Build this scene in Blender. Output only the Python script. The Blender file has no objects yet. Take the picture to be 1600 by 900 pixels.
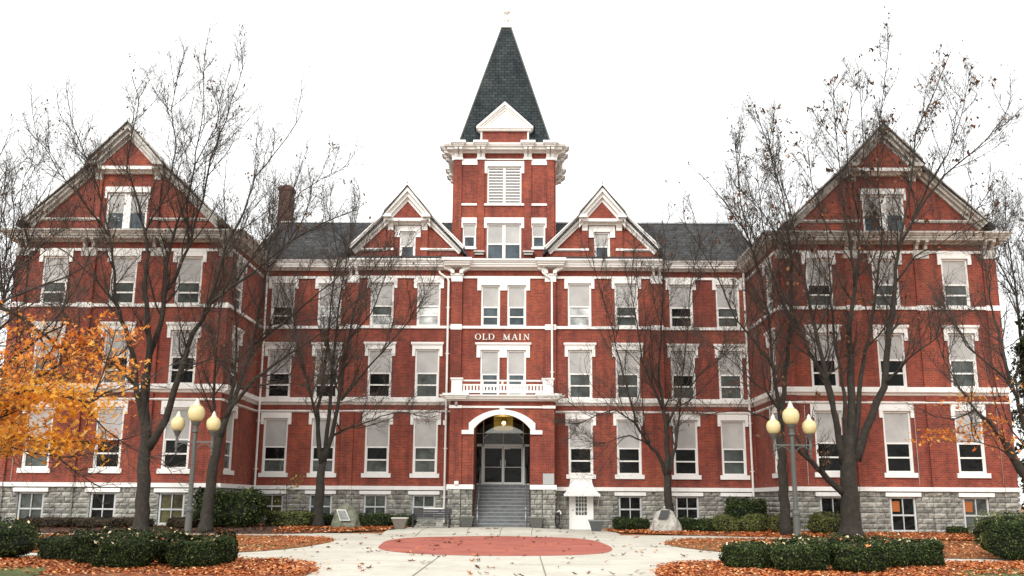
import bpy, bmesh, math, random
from mathutils import Matrix, Vector, noise
random.seed(7)
R = math.radians
scene = bpy.context.scene
COL = scene.collection

# ---------------------------------------------------------------- camera
cd = bpy.data.cameras.new("camera"); cam = bpy.data.objects.new("camera", cd); COL.objects.link(cam)
cd.sensor_width = 36.0; cd.lens = 34.507; cd.clip_end = 2000; cd.clip_start = 0.1
Rm = [[0.999941, -0.00368, 0.010223], [0.009208, -0.212359, -0.977148], [0.005767, 0.977185, -0.212312]]
M4 = Matrix(((Rm[0][0], Rm[0][1], Rm[0][2], 0.884), (Rm[1][0], Rm[1][1], Rm[1][2], 0.0), (Rm[2][0], Rm[2][1], Rm[2][2], 1.40), (0, 0, 0, 1)))
cam.matrix_world = M4
scene.camera = cam

# ---------------------------------------------------------------- light: bright overcast
SUN_EL, SUN_AZ = R(34), R(199)
world = bpy.data.worlds.new("World"); scene.world = world; world.use_nodes = True
nt = world.node_tree; nt.nodes.clear()
sky = nt.nodes.new("ShaderNodeTexSky"); sky.sky_type = 'NISHITA'; sky.sun_disc = False
sky.sun_elevation = SUN_EL; sky.sun_rotation = SUN_AZ
mx = nt.nodes.new("ShaderNodeMixRGB"); mx.inputs[0].default_value = 0.86; mx.inputs[2].default_value = (9.6, 9.6, 9.3, 1)
bg = nt.nodes.new("ShaderNodeBackground"); bg.inputs[1].default_value = 0.10
wo = nt.nodes.new("ShaderNodeOutputWorld")
nt.links.new(sky.outputs[0], mx.inputs[1]); nt.links.new(mx.outputs[0], bg.inputs[0]); nt.links.new(bg.outputs[0], wo.inputs[0])
sl = bpy.data.lights.new("sun", 'SUN'); sl.energy = 1.5; sl.angle = R(30); sl.color = (1, 0.97, 0.93)
so = bpy.data.objects.new("sun", sl); COL.objects.link(so)
sd = Vector((-0.35, -1.0, 0.72)).normalized()
so.rotation_euler = sd.to_track_quat('Z', 'Y').to_euler(); so.location = (0, 0, 60)
scene.view_settings.view_transform = 'Standard'; scene.view_settings.look = 'None'
scene.view_settings.exposure = 0.86; scene.view_settings.gamma = 1

# ---------------------------------------------------------------- materials
def mat(name, col=(.5, .5, .5), rough=.7, **kw):
    m = bpy.data.materials.new(name); m.use_nodes = True
    b = m.node_tree.nodes["Principled BSDF"]
    b.inputs["Base Color"].default_value = (*col, 1); b.inputs["Roughness"].default_value = rough
    for k, v in kw.items(): b.inputs[k.replace('_', ' ')].default_value = v
    return m
def N(m, t, **kw):
    n = m.node_tree.nodes.new(t)
    for k, v in kw.items(): setattr(n, k, v)
    return n
def L(m, a, b): m.node_tree.links.new(a, b)
def BS(m): return m.node_tree.nodes["Principled BSDF"]
def noise_fac(m, scale, detail=4, rough=.6, vec=None):
    n = N(m, "ShaderNodeTexNoise"); n.inputs["Scale"].default_value = scale; n.inputs["Detail"].default_value = detail; n.inputs["Roughness"].default_value = rough
    if vec is None:
        g = N(m, "ShaderNodeNewGeometry"); vec = g.outputs["Position"]
    L(m, vec, n.inputs["Vector"]); return n.outputs["Fac"]
def ramp(m, fac, stops):
    r = N(m, "ShaderNodeValToRGB"); e = r.color_ramp.elements
    while len(e) < len(stops): e.new(.5)
    for i, (p, c) in enumerate(stops): e[i].position = p; e[i].color = (*c, 1)
    L(m, fac, r.inputs[0]); return r.outputs[0]
def mixc(m, fac, a, b, mode='MIX'):
    x = N(m, "ShaderNodeMixRGB", blend_type=mode)
    for i, v in enumerate((fac, a, b)):
        if hasattr(v, 'node'): L(m, v, x.inputs[i])
        elif i == 0: x.inputs[0].default_value = v
        else: x.inputs[i].default_value = (*v, 1)
    return x.outputs[0]
def bump(m, h, s=.3, d=.02):
    b = N(m, "ShaderNodeBump"); b.inputs["Strength"].default_value = s; b.inputs["Distance"].default_value = d
    L(m, h, b.inputs["Height"]); L(m, b.outputs[0], BS(m).inputs["Normal"])
def wallvec(m):
    g = N(m, "ShaderNodeNewGeometry"); s = N(m, "ShaderNodeSeparateXYZ"); L(m, g.outputs["Position"], s.inputs[0])
    s2 = N(m, "ShaderNodeSeparateXYZ"); L(m, g.outputs["True Normal"], s2.inputs[0])
    ab = N(m, "ShaderNodeMath", operation='ABSOLUTE'); L(m, s2.outputs[0], ab.inputs[0])
    gt = N(m, "ShaderNodeMath", operation='GREATER_THAN'); L(m, ab.outputs[0], gt.inputs[0]); gt.inputs[1].default_value = .6
    mm = N(m, "ShaderNodeMix"); mm.data_type = 'FLOAT'
    L(m, gt.outputs[0], mm.inputs[0]); L(m, s.outputs[0], mm.inputs[2]); L(m, s.outputs[1], mm.inputs[3])
    c = N(m, "ShaderNodeCombineXYZ"); L(m, mm.outputs[0], c.inputs[0]); L(m, s.outputs[2], c.inputs[1])
    return c.outputs[0], g.outputs["Position"]
def brick_mat(name, c1, c2, mortar, bw, bh, ms, blotch, bs=.25, rough=.85):
    m = mat(name, c1, rough); v, pos = wallvec(m)
    b = N(m, "ShaderNodeTexBrick"); L(m, v, b.inputs["Vector"])
    b.inputs["Color1"].default_value = (*c1, 1); b.inputs["Color2"].default_value = (*c2, 1); b.inputs["Mortar"].default_value = (*mortar, 1)
    b.inputs["Scale"].default_value = 1; b.inputs["Mortar Size"].default_value = ms; b.inputs["Mortar Smooth"].default_value = .2
    b.inputs["Bias"].default_value = 0; b.inputs["Brick Width"].default_value = bw; b.inputs["Row Height"].default_value = bh
    f1 = noise_fac(m, .45, 5, .65, pos)
    col = mixc(m, 1, b.outputs["Color"], ramp(m, f1, blotch), 'MULTIPLY')
    f2 = noise_fac(m, 3.2, 5, .7, pos)
    col = mixc(m, 1, col, ramp(m, f2, [(.3, (.72, .72, .74)), (.6, (1.08, 1.05, 1.03))]), 'MULTIPLY')
    # rain streaks: noise stretched down the wall
    mp = N(m, "ShaderNodeMapping"); mp.inputs["Scale"].default_value = (2.2, 2.2, .22); L(m, pos, mp.inputs[0])
    f3 = noise_fac(m, 1.0, 5, .7, mp.outputs[0])
    col = mixc(m, 1, col, ramp(m, f3, [(.32, (.62, .62, .66)), (.50, (1, 1, 1)), (.70, (1.2, 1.22, 1.15))]), 'MULTIPLY')
    L(m, col, BS(m).inputs["Base Color"])
    inv = N(m, "ShaderNodeMath", operation='SUBTRACT'); inv.inputs[0].default_value = 1; L(m, b.outputs["Fac"], inv.inputs[1])
    bump(m, inv.outputs[0], bs, .01)
    return m
M_BRICK = brick_mat("red_brick", (.280, .042, .023), (.158, .023, .015), (.24, .10, .065), .215, .078, .010,
                    [(.25, (.62, .56, .62)), (.5, (1, 1, 1)), (.75, (1.35, 1.55, 1.25))])
M_OLDBRICK = brick_mat("sooty_brick", (.15, .050, .035), (.09, .032, .025), (.14, .09, .07), .215, .078, .010, [(.25, (.6, .6, .6)), (.5, (1, 1, 1)), (.75, (1.2, 1.2, 1.2))])
M_SLATE = brick_mat("slate_roof", (.075, .077, .080), (.040, .041, .043), (.016, .017, .018), .30, .17, .014,
                    [(.3, (.75, .76, .78)), (.7, (1.3, 1.3, 1.28))], .5, .95)
BS(M_SLATE).inputs["Specular IOR Level"].default_value = .15
M_SPIRE = brick_mat("spire_slate", (.026, .036, .038), (.046, .056, .058), (.009, .011, .012), .34, .19, .016,
                    [(.3, (.8, .82, .85)), (.7, (1.25, 1.2, 1.2))], .5, .95)
BS(M_SPIRE).inputs["Specular IOR Level"].default_value = .15
def painted(name, c, dirt, amt=(.35, .62)):
    m = mat(name, c, .5); g = N(m, "ShaderNodeNewGeometry")
    mp = N(m, "ShaderNodeMapping"); mp.inputs["Scale"].default_value = (3, 3, .7); L(m, g.outputs["Position"], mp.inputs[0])
    f = noise_fac(m, 1.3, 7, .7, mp.outputs[0])
    L(m, ramp(m, f, [(amt[0], dirt), (amt[1], c)]), BS(m).inputs["Base Color"])
    bump(m, noise_fac(m, 25, 3), .08, .01); return m
M_WHITE = painted("white_paint", (.80, .79, .76), (.70, .69, .655), (.3, .5))
M_WORN = painted("weathered_white_paint", (.60, .58, .54), (.34, .32, .28), (.3, .65))
M_WFRAME = painted("window_frame_paint", (.58, .60, .59), (.42, .43, .42))
def stone_mat():
    m = mat("grey_rock_faced_stone", (.3, .3, .28), .9)
    g = N(m, "ShaderNodeNewGeometry")
    f = noise_fac(m, 2.6, 8, .7); c = ramp(m, f, [(.28, (.14, .14, .125)), (.5, (.33, .325, .295)), (.75, (.54, .53, .485))])
    rr = ramp(m, g.outputs["Random Per Island"], [(0, (.7, .7, .7)), (1, (1.2, 1.19, 1.15))])
    L(m, mixc(m, 1, c, rr, 'MULTIPLY'), BS(m).inputs["Base Color"])
    bump(m, noise_fac(m, 12, 6, .7), .7, .05); return m
M_STONE = stone_mat()
M_MORTAR = mat("dark_mortar", (.07, .07, .065), .95)
def glass(name, c, rough=.05, ior=1.5):
    m = mat(name, c, rough); b = BS(m); b.inputs["IOR"].default_value = ior
    bump(m, noise_fac(m, 2.3, 3, .5), .35, .08)
    f = noise_fac(m, 1.1, 3, .6); L(m, ramp(m, f, [(.35, tuple(v * .5 for v in c)), (.65, tuple(min(1, v * 1.7) for v in c))]), b.inputs["Base Color"]); return m
M_GDARK = glass("dark_window_glass", (.006, .007, .007), .05, 1.22)
M_GBLUE = glass("slate_blue_window_glass", (.045, .062, .072), .05, 1.45)
M_GMID = glass("curtained_window_glass", (.055, .065, .060), .06, 1.4)
M_GPALE = glass("pale_curtained_window_glass", (.42, .44, .43))
M_GLIT = glass("lit_room_window_glass", (.07, .062, .03), .05, 1.3)
def shade_mat():
    m = mat("grey_roller_shade", (.42, .42, .40), .8)
    f = noise_fac(m, .9, 3); L(m, ramp(m, f, [(.3, (.34, .34, .33)), (.7, (.50, .49, .47))]), BS(m).inputs["Base Color"]); return m
M_SHADE = shade_mat()
M_BLACK = mat("black_iron", (.02, .02, .02), .5)
M_METAL = mat("galvanised_metal", (.42, .43, .43), .35, Metallic=.6)
M_ALU = mat("aluminium_door_frame", (.62, .63, .61), .4)
M_STEP = mat("grey_painted_step", (.12, .13, .135), .8); L(M_STEP, ramp(M_STEP, noise_fac(M_STEP, 4, 6, .7), [(.3, (.085, .09, .095)), (.7, (.17, .18, .185))]), BS(M_STEP).inputs["Base Color"])
M_NOSE = mat("worn_step_edge", (.30, .31, .31), .8)
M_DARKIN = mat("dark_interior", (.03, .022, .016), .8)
M_LETTER = mat("cream_letters", (.80, .78, .72), .45)
M_POST = mat("grey_green_lamp_metal", (.085, .092, .085), .5)
def leafmat(name, stops, rough=.6, spec=.3, trans=0.0):
    m = mat(name, stops[0][1], rough); g = N(m, "ShaderNodeNewGeometry")
    L(m, ramp(m, g.outputs["Random Per Island"], stops), BS(m).inputs["Base Color"])
    BS(m).inputs["Specular IOR Level"].default_value = spec
    if trans:
        cl = BS(m).inputs["Base Color"].links[0].from_socket; tb = N(m, "ShaderNodeBsdfTranslucent"); L(m, cl, tb.inputs[0])
        ms = N(m, "ShaderNodeMixShader"); ms.inputs[0].default_value = trans; L(m, BS(m).outputs[0], ms.inputs[1]); L(m, tb.outputs[0], ms.inputs[2])
        L(m, ms.outputs[0], m.node_tree.nodes["Material Output"].inputs[0])
    return m
M_BARK = mat("grey_brown_bark", (.06, .05, .04), .95)
_f = noise_fac(M_BARK, 5, 8, .75); L(M_BARK, ramp(M_BARK, _f, [(.3, (.016, .013, .010)), (.55, (.034, .029, .022)), (.75, (.075, .066, .052))]), BS(M_BARK).inputs["Base Color"])
_g = N(M_BARK, "ShaderNodeNewGeometry"); _mp = N(M_BARK, "ShaderNodeMapping"); _mp.inputs["Scale"].default_value = (9, 9, 1.2); L(M_BARK, _g.outputs["Position"], _mp.inputs[0])
bump(M_BARK, noise_fac(M_BARK, 2, 6, .7, _mp.outputs[0]), .9, .06)
M_TWIG = mat("twig_bark", (.050, .038, .030), .9)
M_DRY = leafmat("dry_brown_leaves", [(0, (.05, .03, .018)), (.6, (.12, .06, .03)), (1, (.22, .09, .03))])
M_MAPLE = leafmat("orange_maple_leaves", [(0, (.62, .16, .03)), (.35, (.78, .26, .045)), (.7, (.84, .37, .07)), (1, (.90, .55, .18))], .6, .2, .45)
M_MAPLEY = leafmat("golden_maple_leaves", [(0, (.66, .27, .03)), (.35, (.82, .38, .04)), (.7, (.86, .48, .07)), (1, (.90, .60, .18))], .6, .2, .45)
M_LITTER = leafmat("fallen_leaf_litter", [(0, (.14, .042, .014)), (.35, (.34, .085, .022)), (.6, (.50, .14, .035)), (.85, (.60, .22, .07)), (1, (.80, .55, .30))], .7)
M_LITDARK = leafmat("damp_brown_leaves", [(0, (.035, .015, .008)), (.5, (.14, .05, .025)), (1, (.32, .11, .04))], .7)
M_YEW = leafmat("dark_green_hedge_leaves", [(0, (.006, .011, .004)), (.5, (.022, .036, .010)), (.85, (.050, .072, .018)), (1, (.13, .15, .055))], .7, .12)
M_BOX = leafmat("olive_green_shrub_leaves", [(0, (.028, .038, .010)), (.5, (.070, .085, .020)), (.9, (.13, .14, .035)), (1, (.22, .20, .06))], .5, .25)
M_REDSH = leafmat("reddish_groundcover_leaves", [(0, (.018, .014, .009)), (.5, (.045, .026, .016)), (1, (.07, .055, .022))], .7)
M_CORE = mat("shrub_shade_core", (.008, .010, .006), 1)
M_CREAM = leafmat("cream_fallen_leaves", [(0, (.45, .30, .12)), (1, (.80, .72, .50))], .6)

# ---------------------------------------------------------------- mesh helpers
class MB:
    def __init__(s, T=None): s.v = []; s.f = []; s.T = T
    def add(s, vs, fs):
        o = len(s.v)
        if s.T is not None: vs = [tuple(s.T @ Vector(p)) for p in vs]
        s.v.extend(vs); s.f.extend([tuple(i + o for i in f) for f in fs])
    def box(s, x0, x1, y0, y1, z0, z1):
        s.add([(x0, y0, z0), (x1, y0, z0), (x1, y1, z0), (x0, y1, z0), (x0, y0, z1), (x1, y0, z1), (x1, y1, z1), (x0, y1, z1)],
              [(0, 3, 2, 1), (4, 5, 6, 7), (0, 1, 5, 4), (1, 2, 6, 5), (2, 3, 7, 6), (3, 0, 4, 7)])
        return s
    def prism(s, pts, y0, y1):          # polygon in xz (counter-clockwise seen from -y), extruded along y
        n = len(pts)
        s.add([(x, y0, z) for x, z in pts] + [(x, y1, z) for x, z in pts],
              [tuple(range(n)), tuple(range(2 * n - 1, n - 1, -1))] + [(i, i + n, (i + 1) % n + n, (i + 1) % n) for i in range(n)]); return s
    def profile(s, prof, x0, x1):       # profile (outward, z) swept along x; outward = -y
        n = len(prof)
        s.add([(x0, -o, z) for o, z in prof] + [(x1, -o, z) for o, z in prof],
              [tuple(range(n)), tuple(range(2 * n - 1, n - 1, -1))] + [(i, i + n, (i + 1) % n + n, (i + 1) % n) for i in range(n)]); return s
    def hip(s, prof, x0, x1, ml=0, mr=0):   # swept profile with mitred ends (ml/mr = 1 mitre outward at that end)
        n = len(prof)
        s.add([(x0 - o * ml, -o, z) for o, z in prof] + [(x1 + o * mr, -o, z) for o, z in prof],
              [tuple(range(n)), tuple(range(2 * n - 1, n - 1, -1))] + [(i, i + n, (i + 1) % n + n, (i + 1) % n) for i in range(n)]); return s
    def quad(s, *p): s.add(list(p), [tuple(range(len(p)))]); return s
    def lathe(s, c, prof, n=16):
        vs = []; fs = []
        for r, z in prof:
            for i in range(n):
                a = 2 * math.pi * i / n; vs.append((c[0] + r * math.cos(a), c[1] + r * math.sin(a), c[2] + z))
        for j in range(len(prof) - 1):
            for i in range(n): fs.append((j * n + i, j * n + (i + 1) % n, (j + 1) * n + (i + 1) % n, (j + 1) * n + i))
        fs.append(tuple(range(n - 1, -1, -1))); fs.append(tuple((len(prof) - 1) * n + i for i in range(n)))
        s.add(vs, fs); return s
    def tube(s, pts, rad, n=8, cap=True):
        vs = []; fs = []; k = len(pts); up = None
        for i, p in enumerate(pts):
            p = Vector(p); a = Vector(pts[max(0, i - 1)]); b = Vector(pts[min(k - 1, i + 1)]); d = (b - a)
            if d.length < 1e-9: d = Vector((0, 0, 1))
            d.normalize()
            if up is None: up = Vector((1, 0, 0)) if abs(d.x) < .8 else Vector((0, 1, 0))
            u = (up - d * up.dot(d)).normalized(); w = d.cross(u); up = u
            r = rad[i] if hasattr(rad, '__len__') else rad
            for j in range(n):
                t = 2 * math.pi * j / n; q = p + u * (r * math.cos(t)) + w * (r * math.sin(t)); vs.append((q.x, q.y, q.z))
        for i in range(k - 1):
            for j in range(n): fs.append((i * n + j, i * n + (j + 1) % n, (i + 1) * n + (j + 1) % n, (i + 1) * n + j))
        if cap: fs.append(tuple(range(n - 1, -1, -1))); fs.append(tuple((k - 1) * n + j for j in range(n)))
        s.add(vs, fs); return s
    def build(s, name, m, parent=None, smooth=False, local=False, bev=0):
        me = bpy.data.meshes.new(name)
        off = Vector((0, 0, 0))
        if parent is not None and not local:
            p = parent
            while p is not None: off += p.location; p = p.parent
        vs = [(v[0] - off.x, v[1] - off.y, v[2] - off.z) for v in s.v] if off.length else s.v
        me.from_pydata(vs, [], s.f); me.materials.append(m); me.update()
        if smooth: me.shade_smooth()
        o = bpy.data.objects.new(name, me); COL.objects.link(o)
        if parent is not None: o.parent = parent
        if bev:
            b = o.modifiers.new("bevel", 'BEVEL'); b.width = bev; b.segments = 2; b.limit_method = 'ANGLE'
        return o
def tag(o, label, cat, group=None, kind=None):
    if label: o["label"] = label
    if cat: o["category"] = cat
    if group: o["group"] = group
    if kind: o["kind"] = kind
    return o
def thing(name, loc, label, cat, group=None, rz=0):
    e = bpy.data.objects.new(name, None); COL.objects.link(e); e.location = loc; e.rotation_euler = (0, 0, rz); e.empty_display_size = .3
    return tag(e, label, cat, group)
def frame(ox, oy, rz=0, oz=0): return Matrix.Translation((ox, oy, oz)) @ Matrix.Rotation(rz, 4, 'Z')
def lerp(a, b, t): return a + (b - a) * t
def interp(x, xs, ys):
    if x <= xs[0]: return ys[0]
    for i in range(1, len(xs)):
        if x <= xs[i]: return lerp(ys[i - 1], ys[i], (x - xs[i - 1]) / (xs[i] - xs[i - 1]))
    return ys[-1]
def zg(x, y):
    z = -0.006 * max(0, 40 - y)
    a = interp(x, [-12, -6, 1.5, 3.5, 10, 13], [.25, .18, .18, .06, .08, .14])
    t = min(1, max(0, (y - 40.5) / 4.0)); return z + a * t * t * (3 - 2 * t)

# ================================================================ THE BUILDING
B = thing("college_building", (0, 50, 0), "long red brick building with white trim, grey stone base and a slate-roofed central tower", "building")
rng = random.Random(11)
def wall(mb, x0, x1, z0, z1, holes, depth=.30):
    xs = sorted({x0, x1, *[h[0] for h in holes], *[h[1] for h in holes]}); zs = sorted({z0, z1, *[h[2] for h in holes], *[h[3] for h in holes]})
    xs = [x for x in xs if x0 <= x <= x1]; zs = [z for z in zs if z0 <= z <= z1]
    for i in range(len(xs) - 1):
        for j in range(len(zs) - 1):
            cx, cz = (xs[i] + xs[i + 1]) / 2, (zs[j] + zs[j + 1]) / 2
            if any(h[0] < cx < h[1] and h[2] < cz < h[3] for h in holes): continue
            mb.quad((xs[i], 0, zs[j]), (xs[i + 1], 0, zs[j]), (xs[i + 1], 0, zs[j + 1]), (xs[i], 0, zs[j + 1]))
    for a, b, c, d in holes:
        mb.quad((a, 0, c), (a, depth, c), (a, depth, d), (a, 0, d)); mb.quad((b, 0, c), (b, 0, d), (b, depth, d), (b, depth, c))
        mb.quad((a, 0, d), (a, depth, d), (b, depth, d), (b, 0, d)); mb.quad((a, 0, c), (b, 0, c), (b, depth, c), (a, depth, c))
def stones(mb, x0, x1, z0, z1, holes=(), bh=.235, bw=.46, y=0.0):
    n = max(1, round((z1 - z0) / bh)); bh = (z1 - z0) / n
    for j in range(n):
        za, zb = z0 + j * bh, z0 + (j + 1) * bh; zc = (za + zb) / 2
        spans = [(x0, x1)]
        for h in holes:
            if h[2] < zc < h[3]:
                ns = []
                for a, b in spans:
                    if h[1] <= a or h[0] >= b: ns.append((a, b)); continue
                    if h[0] > a: ns.append((a, h[0]))
                    if h[1] < b: ns.append((h[1], b))
                spans = ns
        for a, b in spans:
            x = a; first = True
            while x < b - .02:
                w = bw * rng.uniform(.75, 1.35) * (.55 if (first and j % 2) else 1); first = False
                e = x + w
                if e > b - .16: e = b
                g = .011; xa, xb, z_a, z_b = x + g, e - g, za + g, zb - g
                cols, rows = 4, 3; vs = []; fs = []
                lean = rng.uniform(.015, .055)
                for r in range(rows + 1):
                    for c in range(cols + 1):
                        edge = r in (0, rows) or c in (0, cols)
                        d = .006 if edge else lean + rng.uniform(0, .035) + (.03 if r == 2 else 0)
                        vs.append((lerp(xa, xb, c / cols), y - d, lerp(z_a, z_b, r / rows)))
                for r in range(rows):
                    for c in range(cols): i = r * (cols + 1) + c; fs.append((i, i + 1, i + cols + 2, i + cols + 1))
                o = len(vs); vs += [(xa, y + .1, z_a), (xb, y + .1, z_a), (xb, y + .1, z_b), (xa, y + .1, z_b)]
                k = cols + 1
                fs += [(0, o, o + 1, cols), (cols, o + 1, o + 2, rows * k + cols), (rows * k + cols, o + 2, o + 3, rows * k), (rows * k, o + 3, o, 0)]
                mb.add(vs, fs); x = e
_wc = {}
def window(T, rz, xc, w, z0, z1, parent=None, rails=(), shade=None, glassm=None, lower=None, lintel=None, sill=None, cap=None, mull=0, fw=.085, louver=False, framem=None):
    """frame mesh is the part; pane, shade, sill and lintel are its children (local origin = opening's bottom centre on the wall face)"""
    parent = parent or B; h = z1 - z0
    key = (w, h, tuple(rails), shade, str(lintel), str(sill), str(cap), mull, louver, fw, framem.name if framem else '')
    def mk(k, fn):
        kk = (key, k)
        if kk not in _wc: _wc[kk] = fn()
        return _wc[kk]
    def fr():
        m = MB(); hw = w / 2
        m.box(-hw, -hw + fw, .05, .17, 0, h); m.box(hw - fw, hw, .05, .17, 0, h)
        m.box(-hw + fw, hw - fw, .05, .17, h - .09, h); m.box(-hw + fw, hw - fw, .05, .17, 0, .085)
        for r in rails: m.box(-hw + fw, hw - fw, .07, .155, r - .035, r + .035)
        top = shade if shade is not None else h - .09
        ins = .045
        if not louver and not mull and top > .4:
            m.box(-hw + fw, -hw + fw + ins, .09, .15, .085, top - .036); m.box(hw - fw - ins, hw - fw, .09, .15, .085, top - .036)
        if mull:
            m.box(-mull / 2, mull / 2, .045, .16, .085, h - .09)
        if louver:
            z = .16
            while z < h - .18:
                for a, b in ((-hw + fw + .002, -mull / 2 - .002), (mull / 2 + .002, hw - fw - .002)):
                    m.add([(a, .06, z), (b, .06, z), (b, .16, z + .085), (a, .16, z + .085), (a, .06, z + .055), (b, .06, z + .055), (b, .16, z + .14), (a, .16, z + .14)],
                          [(0, 3, 2, 1), (4, 5, 6, 7), (0, 1, 5, 4), (1, 2, 6, 5), (2, 3, 7, 6), (3, 0, 4, 7)])
                z += .17
        return m
    def meshof(k, fn, mt, kx=""):
        def g():
            m = fn(); me = bpy.data.meshes.new(k); me.from_pydata(m.v, [], m.f); me.materials.append(mt); me.update(); return me
        return mk(k + kx + mt.name, g)
    o = bpy.data.objects.new("window", meshof("window", fr, framem or M_WHITE)); COL.objects.link(o); o.parent = parent
    loc = T @ Vector((xc, 0, z0)); o.location = loc - parent.location; o.rotation_euler = (0, 0, rz)
    hw = w / 2
    def child(nm, fn, mt, kx=""):
        c = bpy.data.objects.new(nm, meshof(nm, fn, mt, kx)); COL.objects.link(c); c.parent = o; return c
    if louver: child("pane", lambda: MB().box(-hw + .03, hw - .03, .2, .22, .03, h - .03), M_BLACK)
    else:
        if lower is not None and rails:
            zr = rails[-1]
            child("pane", lambda: MB().box(-hw + .03, hw - .03, .135, .147, zr, h - .03), glassm, "u")
            child("pane", lambda: MB().box(-hw + .03, hw - .03, .125, .137, .03, zr), lower, "l")
        else: child("pane", lambda: MB().box(-hw + .03, hw - .03, .13, .142, .03, h - .03), glassm)
    if shade is not None:
        def sh():
            m = MB()
            if mull: m.box(-hw + fw, -mull / 2, .10, .118, shade, h - .09); m.box(mull / 2, hw - fw, .10, .118, shade, h - .09)
            else: m.box(-hw + fw, hw - fw, .10, .118, shade, h - .09)
            return m
        child("shade", sh, M_SHADE)
    if lintel:
        lw, lh, ear = lintel[:3]; d = -.145 if len(lintel) > 3 else -.07
        def lf():
            m = MB()
            m.box(-lw, lw, d, .04, h, h + lh)
            if ear > 0: m.box(-lw, -hw, d, .04, h - ear, h); m.box(hw, lw, d, .04, h - ear, h)
            if cap: m.box(-cap[0], cap[0], d - .07, .02, h + lh, h + lh + cap[1]); m.box(-cap[0] + .03, cap[0] - .03, d - .035, d + .002, h + lh - .05, h + lh)
            return m
        child("lintel", lf, M_WHITE)
    if sill:
        def sf(): return MB().box(-sill[0], sill[0], -.09, .05, -sill[1], 0)
        child("sill", sf, M_WHITE)
    return o
GL = {'d': M_GDARK, 'm': M_GMID, 'p': M_GPALE, 'b': M_GBLUE, 'l': M_GLIT}
def w1(T, rz, x, g='dd', fm=None): window(T, rz, x, 1.24, 2.73, 5.47, rails=(1.30, .67), shade=1.335, glassm=GL[g[0]], lower=GL[g[1]], lintel=(.775, .29, .31), sill=(.74, .21), framem=fm)
def w2(T, rz, x, g='dd', fm=None): window(T, rz, x, 1.24, 6.52, 9.02, rails=(1.26, .66), shade=1.295, glassm=GL[g[0]], lower=GL[g[1]], lintel=(.78, .26, .36), cap=(.84, .1), framem=fm)
def w3(T, rz, x, g='dd', fm=None): window(T, rz, x, 1.22, 10.24, 12.52, rails=(1.05, .56), shade=1.085, glassm=GL[g[0]], lower=GL[g[1]], lintel=(.78, .24, .29), framem=fm)
def w0(T, rz, x, g='d', z0=.28, fm=None): window(T, rz, x, 1.14, z0, 1.70, rails=((1.70 - z0) * .47,), glassm=GL[g], lintel=(.78, .17, 0, 1), mull=.035, framem=M_WFRAME)
CORN = [(0, 13.20), (.05, 13.20), (.07, 13.28), (.46, 13.30), (.48, 13.39), (.53, 13.41), (.53, 13.47), (.58, 13.50), (.64, 13.58), (.68, 13.60), (.68, 13.68), (0, 13.74)]
def bands(T, x0, x1, e=0.0, gaps=()):
    """white string courses of one wall section (each a part)"""
    MB(T).box(x0, x1, -.18, .05, 1.92, 2.11).build("water_table", M_WHITE, B)
    MB(T).profile([(0, 6.14), (.07, 6.17), (.10, 6.24), (.20, 6.28), (.22, 6.30), (.22, 6.50), (.20, 6.52), (0, 6.53)], x0, x1).build("string_course", M_WHITE, B)
    MB(T).profile([(0, 5.77), (.05, 5.79), (.09, 5.82), (.09, 5.87), (0, 5.90)], x0, x1).build("string_course", M_WHITE, B)
    MB(T).box(x0, x1, -.09, .05, 10.10, 10.24).build("string_course", M_WHITE, B)
    MB(T).box(x0, x1, -.085, .05, 12.76, 12.88).build("string_course", M_WHITE, B)
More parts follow.
